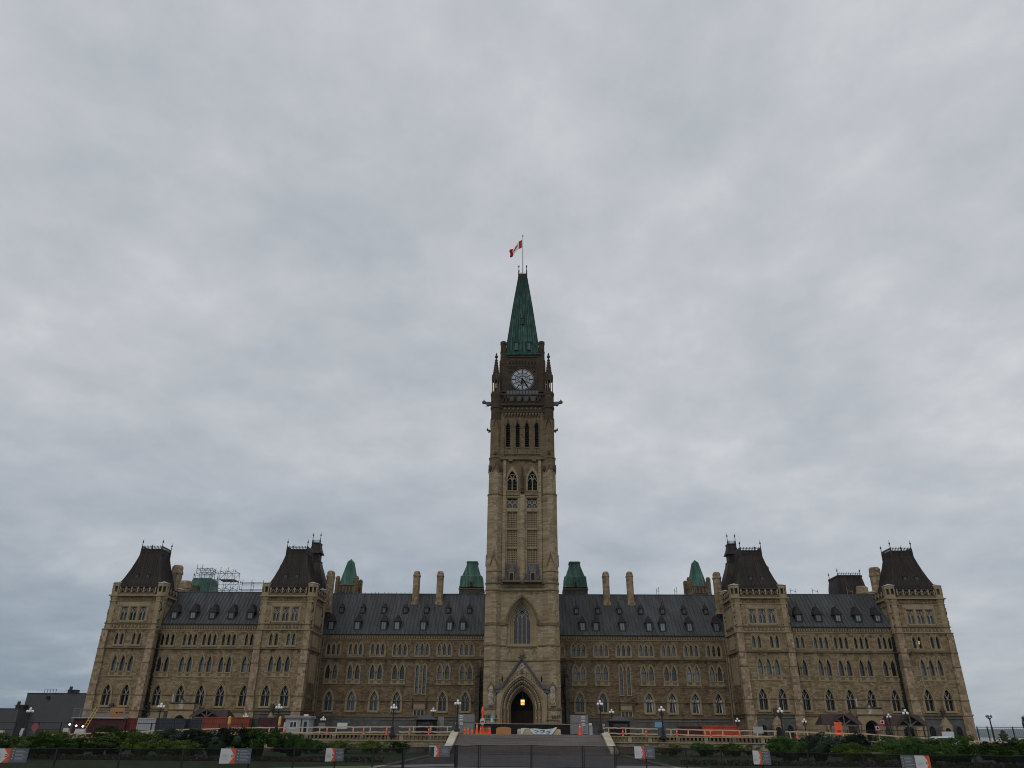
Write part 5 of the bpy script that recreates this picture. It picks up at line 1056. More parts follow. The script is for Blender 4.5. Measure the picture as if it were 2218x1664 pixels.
def notice(x0, x1, zt_, zb, y, lab, flip=False, dy=0.0):
    e = empty('notice_board', ((x0+x1)/2, y-.12, zb)); tag(e, lab, 'sign', 'notice boards on the mesh fence'); w = (x1-x0)/2; h = zt_-zb
    e.rotation_euler = (0, 0, math.atan2(dy, x1-x0))
    s0 = -w if not flip else 0; b = MB(); b.box(s0, s0+w, 0, .02, 0, h, 'sign_white')
    p_ = [(s0+w*.62, h), (s0+w, h), (s0+w, h*.5)]; b.poly(p_+[(s0+w*.93, h*.5)], -.004, 'sign_orange'); b.poly([(s0+w, h*.5), (s0+w, 0), (s0+w*.62, 0), (s0+w*.93, h*.5)], -.004, 'sign_orange')
    b.lathe(0, 0, [], 'sign_red') if False else None
    c = (s0+w*.80, h*.5); b.poly([(c[0]+.065*math.cos(i*.628), c[1]+.065*math.sin(i*.628)) for i in range(10)], -.008, 'sign_red'); b.box(c[0]-.03, c[0]+.03, -.012, -.009, c[1]-.02, c[1]+.02, 'sign_white')
    for i in range(5): b.box(s0+w*.1, s0+w*(.5+.1*(i % 2)), -.006, -.002, h*(.62-i*.085), h*(.62-i*.085)+.012, 'sign_text')
    b.build('white_panel', e)
    s1 = 0 if not flip else -w; b = MB(); b.box(s1+.01, s1+w, 0, .02, 0, h, 'sign_grey')
    for i in range(8): b.box(s1+w*.28, s1+w*(.72+.1*(i % 3)), -.006, -.002, h*(.86-i*.1), h*(.86-i*.1)+.022, 'sign_text')
    for i in range(4): b.box(s1+w*.12, s1+w*.18, -.006, -.002, h*(.84-i*.2), h*(.84-i*.2)+.03, 'sign_white')
    b.build('grey_panel', e)
notice(-23.9, -22.43, -.81, -1.4, -86.8, 'notice board at the far left, cut by the photo edge', dy=.55)
notice(-14.54, -13.05, -.8, -1.48, -83.3, 'white, orange and grey notice board below the left shrubs, by the thick dark post', dy=.55)
notice(-10.12, -9.07, -.81, -1.46, -79.7, 'creased narrow notice board left of the centre, its two sheets wrapped round a post', dy=.7)
notice(-5.02, -3.72, -.71, -1.33, -74.9, 'notice board just left of the steps', dy=.3)
notice(7.44, 8.65, -.66, -1.31, -75.0, 'notice board just right of the steps', dy=-.3)
notice(13.42, 14.4, -.77, -1.45, -79.0, 'small notice board below the low plants right of the steps', dy=-.7)
notice(19.17, 20.45, -.83, -1.46, -84.3, 'notice board at the lower right with its grey half on the left', True, dy=-.6)

# ------------------------------------------------------------------ shrubs
def bush_mesh(seed, mat, n=9000, spiky=False):
    q = random.Random(seed); b = MB(); b.mats = [mat]; V, Fc = [], []; lobes = []
    big = [(q.uniform(-.5, .5), q.uniform(-.42, .42), q.uniform(.35, .62), q.uniform(.30, .42)) for _ in range(6)]+[(0, 0, .4, .5)]
    for k in range(75):      # small leafy clumps riding on a few larger masses
        cx, cy, cz, r = q.choice(big); a = q.uniform(0, 6.283); t_ = math.acos(q.uniform(-.55, 1)); lobes.append((cx+r*math.sin(t_)*math.cos(a), cy+r*.9*math.sin(t_)*math.sin(a), max(.08, cz+r*.85*math.cos(t_)), q.uniform(.06, .135)))
    for i in range(n):
        cx, cy, cz, r = lobes[i % len(lobes)]; a = q.uniform(0, 6.283); t_ = math.acos(q.uniform(-.6, 1)); rr_ = r*q.uniform(.6, 1.05)
        p = Vector((cx+rr_*math.sin(t_)*math.cos(a), cy+rr_*math.sin(t_)*math.sin(a), max(.02, cz+rr_*math.cos(t_))))
        s_ = q.uniform(.014, .026); u = Vector((q.uniform(-1, 1), q.uniform(-1, 1), q.uniform(-.2, 1))).normalized(); v = u.orthogonal().normalized()*s_*(.8 if not spiky else .4); u = u*s_*(1.0 if not spiky else 1.9)
        k = len(V); V += [tuple(p-u), tuple(p+v), tuple(p+u), tuple(p-v)]; Fc.append([k, k+1, k+2, k+3])
    b.v = V; b.f = Fc; b.m = [0]*len(Fc)
    for cx, cy, cz, r in big: b.lathe(cx, cy, [(r*.3, cz-r*.7), (r*.4, cz-r*.3), (r*.4, cz+r*.1), (r*.2, cz+r*.3)], mat, 7)
    return b.mesh('shrub')
BM = {'dark': [bush_mesh(1, 'leaf_dark'), bush_mesh(2, 'leaf_dark')], 'green': [bush_mesh(3, 'leaf_green', 9000, True), bush_mesh(4, 'leaf_green')], 'lime': [bush_mesh(5, 'leaf_lime', 8000, True), bush_mesh(6, 'leaf_lime', 8000)]}
word = {'dark': 'dark blue-green', 'green': 'mid green', 'lime': 'bright yellow-green'}
ordn = ['first', 'second', 'third', 'fourth', 'fifth', 'sixth', 'seventh', 'eighth', 'ninth', 'tenth', 'eleventh', 'twelfth', 'thirteenth', 'fourteenth', 'fifteenth', 'sixteenth', 'seventeenth', 'eighteenth', 'nineteenth', 'twentieth']
def shrubs(lst, where, grp):
    cnt = {}
    for i, (x, y, w, top, kind) in enumerate(sorted(lst)):
        cnt[kind] = cnt.get(kind, -1)+1
        o = place('shrub', BM[kind][i % 2], None, (x, y, LAWN)); h = top-LAWN+.22; o.scale = (w/1.5, w/1.8, (h+.12)/1.0); o.rotation_euler = (0, 0, i*1.3)
        tag(o, '%s %s shrub from the left %s' % (ordn[cnt[kind]], word[kind], where), 'shrub', grp)
shrubs([(-42.5, -60, 6, -.35, 'green'), (-38.3, -59, 5.5, -.42, 'dark'), (-36.0, -61.5, 6, -.36, 'lime'), (-32.6, -59, 5.2, .0, 'green'), (-29.6, -60.5, 5, -.2, 'lime'), (-26.8, -58, 5.5, .0, 'dark'), (-23.8, -60, 6, .08, 'dark'), (-20.9, -59, 5, .05, 'green'), (-25.6, -63.5, 4, -.8, 'lime'), (-34, -64, 5, -.75, 'green'), (-18.3, -58, 3.6, -.4, 'green')], 'in the bank left of the steps', 'shrubs left of the steps')
shrubs([(-17.5, -43, 4, -.95, 'lime'), (-20.4, -43, 4, -1.0, 'green'), (-14.4, -43, 3.6, -1.05, 'lime'), (-11.9, -43, 2.4, -1.05, 'green')], 'at the foot of the left wall', 'low plants under the left wall')
shrubs([(18.3, -43, 3.8, -.95, 'green'), (21.5, -43, 4, -1.05, 'lime'), (25.8, -43, 3, -.5, 'green'), (28.6, -43, 3.8, -.85, 'lime'), (15.2, -43, 2.6, -1.15, 'lime')], 'at the foot of the right wall', 'low plants under the right wall')
shrubs([(21.6, -59, 3.6, -.35, 'green'), (24.2, -59, 5.2, .06, 'dark'), (27.6, -58, 5.2, .06, 'dark'), (30.9, -59, 5, -.12, 'green'), (34.0, -60, 5.4, -.2, 'green'), (37.2, -61, 4.0, -.5, 'dark'), (40.6, -60, 5.6, -.2, 'green'), (25.4, -63.5, 4, -.75, 'lime'), (30.2, -64, 4.4, -.7, 'green'), (35.6, -64.5, 4, -.62, 'green')], 'in the bank right of the steps', 'shrubs right of the steps')
b = MB(); q = random.Random(12)
for s, x0, x1 in ((-1, -48, -9.5), (1, 12, 48)):
    b.box(x0, x1, -66, -65.2, LAWN-.1, LAWN+.05, 'dark_brown_soil')
    for i in range(2600):
        x = q.uniform(x0, x1); y = q.uniform(-66.2, -64.9); z = LAWN+q.uniform(.02, .32); r = q.uniform(.03, .07); b.add([(x-r, y, z-r), (x+r, y, z-r), (x+r, y+.02, z+r), (x-r, y+.02, z+r)], [(0, 1, 2, 3)], q.choice(['flower', 'leaf_dark', 'leaf_green']))
tag(b.build('flower_bed'), 'low band of reddish flowers in front of the shrubs, seen through the fence', 'flower bed', kind='stuff')

# ------------------------------------------------------------------ site clutter on the terrace
def container(x, y, z, w, h, d, mat, lab, extra=None, rz=0, ribs=True):
    e = empty('shipping_container', (x, y, z), rz); tag(e, lab, 'container'); b = MB(); b.box(-w/2, w/2, 0, d, .05, h, mat)
    n = int(w/.28)
    for i in range(n if ribs else 0): X = -w/2+.2+(w-.4)*(i+.5)/n; b.box(X-.07, X+.07, -.05, 0, .18, h-.15, mat)
    b.build('body', e)
    f = MB()
    for X in (-w/2, w/2): f.box(X-.07, X+.07, -.08, .06, 0, h+.02, 'pale_grey' if extra == 'grey' else mat)
    f.box(-w/2, w/2, -.08, .04, h-.12, h+.03, mat); f.build('corner_frame', e)
    return e
c = container(-54.0, -22, -1.2, 6.6, 2.55, 2.4, 'maroon', 'dark red container under the guard-railed platform at the left end')
c = container(-49.6, -21.5, -1.2, 2.0, 2.6, 2.4, 'red_paint', 'narrow bright red container left of the pale grey one', ribs=True)
c = container(-48.0, -21.8, -1.2, 2.2, 2.62, 2.4, 'pale_grey', 'pale grey ribbed container beside the narrow red one')
c = container(-45.0, -21.5, -1.2, 3.6, 2.6, 2.4, 'navy', 'dark blue-grey container right of the pale grey one'); c = container(-42.0, -20.5, -1.2, 2.1, 2.55, 2.4, 'navy', 'dark container in front of the left stone porch')
c = container(-37.7, -22, -1.1, 5.9, 2.7, 2.4, 'orange_paint', 'long orange container with painted block letters under the left timber canopy')
m = MB()      # worn block lettering on its side, mostly hidden by the shrubs
def letters(m, text, x, y, z, s, mat):
    G = {'U': ['X.X', 'X.X', 'X.X', 'X.X', 'XXX'], 'N': ['X.X', 'XXX', 'XXX', 'XXX', 'X.X'], 'I': ['X', 'X', 'X', 'X', 'X'], 'T': ['XXX', '.X.', '.X.', '.X.', '.X.'], 'R': ['XX.', 'X.X', 'XX.', 'X.X', 'X.X'], 'Y': ['X.X', 'X.X', '.X.', '.X.', '.X.'], 'O': ['XXX', 'X.X', 'X.X', 'X.X', 'XXX'], 'A': ['.X.', 'X.X', 'XXX', 'X.X', 'X.X']}
    for ch in text:
        if ch == ' ': x += s*2; continue
        g = G[ch]
        for r, row in enumerate(g):
            for k, c_ in enumerate(row):
                if c_ == 'X': m.box(x+k*s, x+(k+1)*s, y-.01, y, z-(r+1)*s, z-r*s, mat)
        x += s*(len(g[0])+.8)
letters(m, 'UNI TARY', -1.9, -.06, 1.25, .15, 'mid_grey'); m.box(-.2, .5, -.09, -.06, .75, 1.25, 'sign_white'); m.build('lettering', c)
container(-32.3, -21, -1.0, 3.0, 2.6, 2.4, 'maroon', 'dark red container just left of the guard booth'); container(-34.2, -20.5, -1.0, .9, 2.5, 1.4, 'green_box', 'green cabinet right of the orange container', ribs=False)
container(25.2, -22, -1.0, 4.3, 2.05, 2.4, 'orange_bright', 'bright orange container behind the straight right railing'); container(21.6, -21, -1.0, 2.6, 1.95, 2.4, 'maroon', 'dark red container left of the bright orange one, right side')
# platform with guard rail and yellow ladder, left end
e = empty('guarded_platform', (-54.2, -21, 1.35)); tag(e, 'grey scaffold platform with mesh guard rail on the dark red container', 'platform'); b = MB(); b.box(-3.4, 3.4, -1.3, 1.3, 0, .12, 'pale_grey'); b.build('deck', e); b = MB()
for i in range(9): b.bar((-3.3+i*.82, -1.2, 0), (-3.3+i*.82, -1.2, 1.15), .05, 'steel')
for z in (.35, .6, .85, 1.12): b.bar((-3.3, -1.2, z), (3.3, -1.2, z), .045, 'steel')
for z in (.5, 1.1): b.bar((-3.3, 1.2, z), (3.3, 1.2, z), .045, 'steel')
b.build('guard_rail', e)
e = empty('ladder', (-55.6, -23.4, -1.2)); tag(e, 'yellow ladder leaning on the platform at the left end', 'ladder'); b = MB()
for x in (-.2, .2): b.bar((x, 0, 0), (x+1.1, 1.0, 3.9), .065, 'yellow_paint')
b.build('side_rail', e); b = MB()
for i in range(1, 12): t_ = i/12; b.bar((-.2+1.1*t_, t_, 3.9*t_), (.2+1.1*t_, t_, 3.9*t_), .05, 'yellow_paint')
b.build('rung', e)
e = empty('hoarding_panel', (-52.2, -21.6, 1.45)); tag(e, 'orange panel with dark marks standing on the left platform', 'panel'); b = MB(); b.box(-.95, .9, 0, .06, 0, 1.2, 'ochre_board'); b.build('board', e); b = MB(); b.box(-.2, .15, -.02, 0, .5, .68, 'black'); b.box(.25, .8, -.02, 0, .5, .68, 'red_paint'); b.build('marking', e)
# guard booth
e = empty('guard_booth', (-26.7, -28, -.85)); tag(e, 'small white guard booth with dark windows behind the left railing', 'booth')
b = MB(); b.box(-1.5, 1.35, 0, 2, 0, 2.3, 'pale_grey'); b.build('wall', e); b = MB(); b.box(-1.62, 1.6, -.2, 2.2, 2.28, 2.52, 'mid_grey'); b.box(-1.6, 1.55, -.18, 2.1, 2.52, 2.57, 'white_paint'); b.box(.5, 1.0, .4, .9, 2.57, 2.75, 'white_paint'); b.build('roof', e)
b = MB(); b.box(-.95, -.1, -.04, 0, 1.15, 1.95, 'white_paint'); b.box(-.88, -.57, -.05, -.04, 1.22, 1.88, 'glass_dark'); b.box(-.48, -.17, -.05, -.04, 1.22, 1.88, 'glass_dark'); b.build('window', e); b = MB(); b.box(.75, 1.1, -.05, 0, .2, 1.95, 'glass_dark'); b.build('door', e)
b = MB(); b.box(.38, .5, -.06, 0, 0, 2.2, 'dark_metal'); b.build('downpipe', e)
# yellow posts
for x, w_ in ((-35.0, 'at the end of the orange container'), (-28.9, 'left of the guard booth')):
    b = MB(); b.cbox(0, 0, 0, 1.7, .1, .1, 'mid_grey'); b.lathe(0, 0, [(.08, 1.6), (.17, 1.75), (.17, 2.5), (.05, 2.65)], 'yellow_paint', 8); tag(b.build('marker_post', loc=(x, -28, -1)), 'yellow topped marker post '+w_, 'post', 'yellow marker posts')
# plain boards along the terrace
def board(x, y, z0, z1, w, mat, lab, name='panel_board'):
    g = gz(x); b = MB(); b.box(-w/2, w/2, 0, .05, z0-g, z1-g, mat)
    for X in (-w/2+.08, w/2-.08): b.box(X-.03, X+.03, .05, .1, 0, z1-g, 'dark_metal')
    return tag(b.build(name, loc=(x, y, g)), lab, 'board')
board(-21.3, -28, .36, 1.0, 1.2, 'sign_white', 'pale rectangular board behind the left railing'); board(-24.3, -26, .3, 1.0, .8, 'mid_grey', 'small grey board right of the guard booth'); board(29.3, -24, .2, .97, 1.2, 'pale_grey', 'pale grey board behind the right railing, by the inner right tower'); board(58.4, -12, -.2, .65, 1.6, 'sign_white', 'white board in front of the far right tower base')
board(17.1, -24, .8, 1.38, .9, 'blue_board', 'light blue board behind the right railing'); board(-9.9, -24, .7, 1.8, .7, 'mid_grey', 'upright grey board right of the left kiosk'); board(-28.6, -26.5, .0, 1.0, .45, 'sign_white', 'narrow white board at the left side of the booth')
# grey site cabins flanking the steps
for x0, x1, w_, sg in ((-6.95, -5.2, 'left', -6.6), (5.8, 7.75, 'right', 7.2)):
    e = empty('site_cabin', ((x0+x1)/2, -33.2, -.12)); tag(e, 'plain grey site cabin at the %s of the step head' % w_, 'cabin'); b = MB(); b.box((x0-x1)/2, (x1-x0)/2, 0, 2.2, .1, 2.05, 'mid_grey'); b.box((x0-x1)/2, (x1-x0)/2, -.02, 0, 1.2, 1.24, 'dark_metal'); b.build('wall', e)
    b = MB(); cx = sg-e.location.x
    for i in range(3): b.box(cx-.22, cx+.22, -.05, -.02, .95+i*.36, 1.2+i*.36, 'sign_white'); b.box(cx-.2, cx+.2, -.055, -.05, 1.03+i*.36, 1.08+i*.36, 'black')
    b.build('notice', e)
# kiosks
for x, w_ in ((-11.7, 'left'), (12.25, 'right')):
    e = empty('kiosk', (x, -25, -.35)); tag(e, 'black kiosk with a low pyramid roof on the %s side of the plaza' % w_, 'kiosk'); b = MB(); b.box(-1.15, 1.15, 0, 2.3, 0, 1.8, 'black'); b.build('wall', e); b = MB(); b.sqs(0, 1.1, [(1.4, 1.4, 1.78), (1.4, 1.4, 1.88), (.4, .4, 2.25), (.1, .1, 2.42)], 'tent'); b.build('roof', e); b = MB(); b.box(-.9, .9, -.03, 0, .9, 1.5, 'glass_dark'); b.build('window', e)
# black barrier screen across the plaza centre
e = empty('barrier_screen', (0, -28, -.12)); tag(e, 'black screened barrier across the foot of the clock tower', 'barrier'); b = MB(); b.box(-5.6, 7.4, 0, .04, .05, 1.12, 'black'); b.build('screen', e); b = MB(); b.box(-5.6, 7.4, -.03, .03, 1.12, 1.17, 'lumber'); b.build('top_rail', e)
# cones and delineators
def cone(h, r):
    b = MB(); b.box(-r*1.5, r*1.5, -r*1.5, r*1.5, 0, .05, 'orange_hi'); b.lathe(0, 0, [(r, .04), (r*.75, h*.45)], 'orange_hi', 10); b.lathe(0, 0, [(r*.75, h*.45), (r*.55, h*.66)], 'orange_hi', 10); b.lathe(0, 0, [(r*.56, h*.66), (r*.45, h*.76)], 'sign_white', 10); b.lathe(0, 0, [(r*.45, h*.76), (r*.25, h)], 'orange_hi', 10); return b.mesh('traffic_cone')
CN, CT = cone(.72, .16), cone(1.02, .2)
lst = [(-5.93, .9, 'standing alone at the left of the step head'), (-5.58, .95, 'second from the left at the step head'), (-5.12, .72, 'small, third from the left at the step head'), (-4.6, 1.45, 'tallest of the left group'), (-4.2, 1.05, 'just right of the tallest one')]
lst += [(-3.85+i*.125, 1.0+.03*(i % 3), '%s from the left in the packed row beside the ochre board' % ordn[i]) for i in range(7)]+[(6.6, 1.5, 'single tall one at the right of the step head')]
for x, sc_, w_ in lst:
    o = place('traffic_cone', CT if sc_ > 1.2 else CN, None, (x, -36.2+.3*(hash(w_) % 2) if False else -36.3, -.115)); k = sc_/1.0*(.72 if sc_ > 1.2 else .98); o.scale = (.42 if -3.9 < x < -3 else .9, .8, k*1.05)
    tag(o, 'orange traffic cone, '+w_, 'traffic cone', 'orange cones at the head of the steps')
tub = MB(); tub.lathe(0, 0, [(.09, 0), (.06, .08), (.05, .7), (.02, .74)], 'orange_hi', 8); tub.lathe(0, 0, [(.056, .5), (.056, .6)], 'sign_white', 8); tub = tub.mesh('delineator')
tx = [(-30.2, 'left end of the left railing'), (-25.5, 'in front of the guard booth'), (-20.9, 'under the pale board, left railing'), (-16.9, 'middle of the left railing'), (-14.4, 'right end of the left railing'), (-11.9, 'left half of the short left railing'), (-9.8, 'right half of the short left railing'), (11.2, 'on the short railing right of the steps'), (13.7, 'right end of the short right railing'), (17.0, 'left part of the straight right railing'), (20.6, 'beside the bright orange container'), (23.7, 'middle of the straight right railing'), (29.8, 'just past the lamp by the inner right tower')]
for x, w_ in tx: o = place('delineator', tub, None, (x, front_y(x)+.2, zt(x))); o.scale = (1.4, 1.4, .85); tag(o, 'orange delineator tube, '+w_, 'delineator', 'orange tubes along the railings')
# barrier blocks, boards and banner
b = MB(); b.solid([(-.82, 0), (.82, 0), (.82, .62), (.6, .7), (.2, .74), (-.3, .74), (-.65, .68), (-.82, .55)], 0, .3, 'ochre_board'); tag(b.build('ochre_board', loc=(-1.7, -36.2, -.11)), 'rounded ochre board standing at the step head left of the door', 'board')
for i, (x, w, lab) in enumerate(((.75, 1.9, 'beige concrete block under the left end of the printed banner'), (4.1, .85, 'short beige concrete block at the right end of the banner'))):
    b = MB(); b.sqs(0, 0, [(w/2, .3, 0), (w/2, .3, .3), (w/2-.04, .2, .5), (w/2-.05, .18, .56)], 'concrete_block'); tag(b.build('barrier_block', loc=(x, -36, -.11)), lab, 'barrier block')
b = MB(); b.sqs(0, 0, [(.75, .3, 0), (.75, .3, .4), (.73, .2, .5)], 'concrete_block'); tag(b.build('barrier_block', loc=(2.6, -35.9, -.11)), 'middle beige concrete block, mostly covered by the printed banner', 'barrier block')
e = empty('banner', (2.6, -36.35, -.1)); tag(e, 'white cloth banner with blue-green prints draped over the concrete blocks', 'banner'); b = MB(); n = 14; pts = []
for i in range(n+1):
    t_ = i/n; x = -1.5+3.05*t_; z = .56+.04*math.sin(t_*9)+(.14 if t_ > .9 else 0); x2 = -1.0+1.95*t_; pts += [(x, .05*math.sin(i*1.7), z), (x2, -.06+.04*math.sin(i*1.3), .02)]
b.add(pts, [(2*i, 2*i+1, 2*i+3, 2*i+2) for i in range(n)], 'cloth_white')
b.add([(-2.4, 0, .62), (-1.9, 0, .64), (-2.1, -.04, .3), (-2.25, -.04, .02), (-2.4, -.02, .02)], [(0, 1, 2, 3, 4)], 'cloth_white'); b.pl([(-2.1, 0, .6), (-1.5, 0, .58)], .05, 'cloth_white'); b.build('cloth', e)
b = MB(); q = random.Random(2)
for cx, cz, r in ((-.7, .34, .17), (-.05, .36, .2), (.55, .25, .18)): b.poly([(cx+r*1.4*math.cos(i*.7), cz+r*.7*math.sin(i*.7)*(1 if i % 2 else .55)) for i in range(9)], -.115, 'cloth_print'); b.poly([(cx-.1+r*.7*math.cos(i*.7), cz-.05+r*.35*math.sin(i*.7)) for i in range(9)], -.12, 'cloth_white')
b.build('print', e)
# orange wrapped pole with round notice, blue board
e = empty('wrapped_pole', (-4.38, -30, -.12)); tag(e, 'tall pole wrapped in orange with a round white notice', 'pole'); b = MB(); b.lathe(0, 0, [(.12, 0), (.14, 1.4), (.1, 2.0), (.17, 2.5), (.06, 2.95)], 'orange_hi', 7); b.build('wrap', e); b = MB(); b.poly([(.3*math.cos(i*.52), 1.35+.36*math.sin(i*.52)) for i in range(12)], -.2, 'sign_white'); b.box(-.2, .2, -.22, -.205, 1.25, 1.4, 'sign_red'); b.build('notice', e)
b = MB(); b.solid([(-.2, 1.1), (.16, 1.1), (.2, 2.0), (.0, 2.04), (-.16, 1.95)], -.03, .03, 'blue_board'); b.box(-.02, .02, .03, .07, 0, 1.5, 'dark_metal'); b.box(-.12, .1, -.045, -.03, 1.3, 1.75, 'cloth_white'); tag(b.build('blue_board', loc=(-3.27, -30, -.12)), 'small light blue board with white marks left of the portal', 'board')
b = MB()
for x in (-.28, .28): b.box(x-.03, x+.03, 0, .05, 0, 1.05, 'pale_grey')
for z in (.1, .5, .98): b.box(-.28, .28, 0, .04, z, z+.06, 'pale_grey')
b.box(.45, .8, 0, .3, 0, .9, 'pale_grey'); b.box(.4, .75, -.1, 0, .95, 1.2, 'sign_white'); tag(b.build('steel_gate', loc=(7.2, -36, -.12)), 'pale steel gate frame beside the tall cone at the right of the steps', 'gate')
# timber canopies by the porches
def canopy(cx, lab, z0=1.5):
    e = empty('timber_canopy', (cx, -4, -1.2)); tag(e, lab, 'canopy'); q = 1.2; b = MB()
    zr, ze = 2.95+q, z0+q; W = 2.9
    b.add([(-W, -1.6, ze), (W, -1.6, ze), (W-.5, .1, zr), (-W+.5, .1, zr), (-W, 1.8, ze), (W, 1.8, ze)], [(0, 1, 2, 3), (3, 2, 5, 4), (0, 3, 4), (1, 5, 2)], 'canopy_roof')
    b.add([(-1.95, -2.2, ze-.05), (1.95, -2.2, ze-.05), (0, -2.2, zr-.05), (-1.95, -1.2, ze-.05), (1.95, -1.2, ze-.05), (0, .2, zr-.05)], [(0, 2, 5, 3), (1, 4, 5, 2)], 'canopy_roof'); b.build('roof', e)
    t = MB(); t.pl([(-2.0, -2.25, ze-.08), (0, -2.25, zr-.1), (2.0, -2.25, ze-.08)], .14, 'canopy_roof'); t.box(-1.95, 1.95, -2.25, -2.1, ze-.22, ze-.02, 'timber'); t.bar((0, -2.2, ze-.1), (0, -2.2, zr-.15), .15, 'timber')
    for s in (-1, 1): t.bar((0, -2.2, ze-.05), (s*.95, -2.2, ze+.62), .13, 'timber')
    t.poly([(-1.7, ze), (1.7, ze), (0, zr-.3)], -1.9, 'black'); t.build('truss', e)
    for x in (-2.5, -1.9, 1.9, 2.5):
        p_ = MB(); p_.cbox(x, -1.9, 0, ze-.1, .18, .18, 'timber'); p_.build('post', e)
canopy(46.8, 'brown roofed timber canopy left of the right stone porch'); canopy(56.3, 'brown roofed timber canopy right of the right stone porch', 1.45); canopy(-46.7, 'brown roofed timber canopy behind the long orange container', 1.9)
# road signs
e = empty('orange_sign', (38.75, -25, -1)); tag(e, 'stack of ragged bright orange road signs in front of the right canopy', 'sign'); q = random.Random(4); b = MB()
for i in range(6): w = .40+.06*(i % 2); b.poly([(-w, 1.1+i*.24), (w, 1.1+i*.24), (w+.05, 1.22+i*.24), (w, 1.33+i*.24), (-w, 1.33+i*.24), (-w-.05, 1.2+i*.24)], -.01*i, 'orange_hi')
b.box(-.2, .2, -.09, -.07, 1.5, 1.6, 'black'); b.build('panel', e); b = MB(); b.box(-.04, .04, .02, .06, 0, 2.2, 'dark_metal'); b.build('post', e)
for x, z, lab in ((44.6, 1.3, 'upper of two square red bordered arrow signs by the right porch'), (43.9, .62, 'lower square red bordered arrow sign by the right porch')):
    e = empty('road_sign', (x, -24, gz(x))); tag(e, lab, 'sign'); o_ = -gz(x)+z; b = MB(); b.box(-.3, .3, 0, .03, o_, o_+.56, 'sign_white')
    for x0, x1, z0, z1 in ((-.3, .3, 0, .07), (-.3, .3, .49, .56), (-.3, -.23, .07, .49), (.23, .3, .07, .49)): b.box(x0, x1, -.02, 0, o_+z0, o_+z1, 'sign_red')
    b.poly([(-.14, o_+.14), (.14, o_+.14), (.14, o_+.3), (.0, o_+.46), (-.14, o_+.3)], -.01, 'black'); b.build('panel', e); b = MB(); b.box(-.03, .03, .03, .07, 0, o_+.5, 'mid_grey'); b.build('post', e)
e = empty('road_sign', (-57.3, -30, gz(57))); tag(e, 'round red ringed sign at the far left near the dark building', 'sign'); b = MB(); zc = 1.55; n = 20
b.add([(r*math.cos(2*math.pi*i/n), 0, zc+r*math.sin(2*math.pi*i/n)) for r in (.42, .27) for i in range(n)], [(i, (i+1) % n, n+(i+1) % n, n+i) for i in range(n)], 'sign_red'); b.poly([(.27*math.cos(2*math.pi*i/n), zc+.27*math.sin(2*math.pi*i/n)) for i in range(n)], .005, 'sign_grey'); b.box(-.3, .3, -.01, 0, zc-.05, zc+.05, 'sign_red'); b.build('panel', e); b = MB(); b.box(-.03, .03, .03, .06, 0, 1.5, 'mid_grey'); b.build('post', e)
for x, y, w_, h_, lab in ((-61.2, -30, .8, .7, 'left of the round sign'), (-58.0, -31, .5, .9, 'directly below the round sign'), (-55.6, -31, .7, .6, 'right of the round sign'), (-52.9, -31, .8, .9, 'tall one left of the work lights'), (-51.2, -31, 1.3, .8, 'wide one under the work lights')):
    b = MB(); b.sqs(0, 0, [(w_/2, .3, 0), (w_/2, .3, h_*.5), (w_/2-.1, .15, h_+.5)], 'cap_stone'); tag(b.build('concrete_barrier', loc=(x, y, gz(x)+.05)), 'pale concrete barrier at the far left, '+lab, 'barrier', 'concrete barriers at the far left')
for x, z, lab in ((-52.6, .55, 'leftmost'), (-51.8, .42, 'middle'), (-51.0, .36, 'rightmost')):
    e = empty('work_light', (x, -31, gz(x))); tag(e, lab+' of three lit work lights beside the dark red container', 'work light', 'lit work lights at the left'); b = MB(); b.lathe(0, -.1, [(.05, z-gz(x)-.1), (.13, z-gz(x)), (.05, z-gz(x)+.12)], 'flood_lit', 8); b.build('lamp_head', e); b = MB(); b.lathe(0, 0, [(.04, 0), (.04, z-gz(x))], 'dark_metal', 6); b.build('post', e)
# dark grey clad buildings beyond the left end
def shed(x0, x1, y0, y1, z, lab, eq):
    cx = (x0+x1)/2; e = empty('grey_building', (cx, y0, LAWN)); tag(e, lab, 'building'); h = z-LAWN; b = MB(); b.box(x0-cx, x1-cx, 0, y1-y0, 0, h, 'cladding')
    for i in range(int((x1-x0)/.5)): X = x0-cx+i*.5; b.box(X, X+.06, -.04, 0, 0, h-.1, 'cladding')
    b.build('wall', e); b = MB(); b.box(x0-cx-.15, x1-cx+.15, -.15, y1-y0, h, h+.14, 'dark_metal'); b.build('parapet', e)
    for X, kind in eq:
        b = MB()
        if kind == 'rail':
            for i in range(5): b.box(X+i*.8, X+i*.8+.08, 2, 2.1, h, h+1.2, 'dark_metal')
            b.box(X, X+3.3, 2, 2.1, h+1.15, h+1.22, 'dark_metal')
        else: b.box(X, X+2.2, 2, 4, h+.1, h+1.1, 'dark_metal'); b.box(X+.4, X+1.2, 1.8, 2, h+.3, h+1.9, 'dark_metal'); b.box(X-.6, X+3, 2, 2.1, h+.9, h+1.0, 'dark_metal')
        b.build('roof_equipment', e)
    for X, Z in ((-8, h-1.4), (8.2, h-2), (10.5, h-1.6)):
        if x1-x0 > 18: b = MB(); b.box(X, X+.8, -.5, 0, Z, Z+.7, 'black'); b.build('floodlight', e)
shed(-135.5, -108, 90, 120, 8.9, 'tall windowless dark grey clad building beyond the left end', [(-10.5, 'rail'), (-4, 'box')])
shed(-142.0, -134.2, 86, 110, 4.9, 'lower dark grey clad annex at the far left', [(1.5, 'box')])
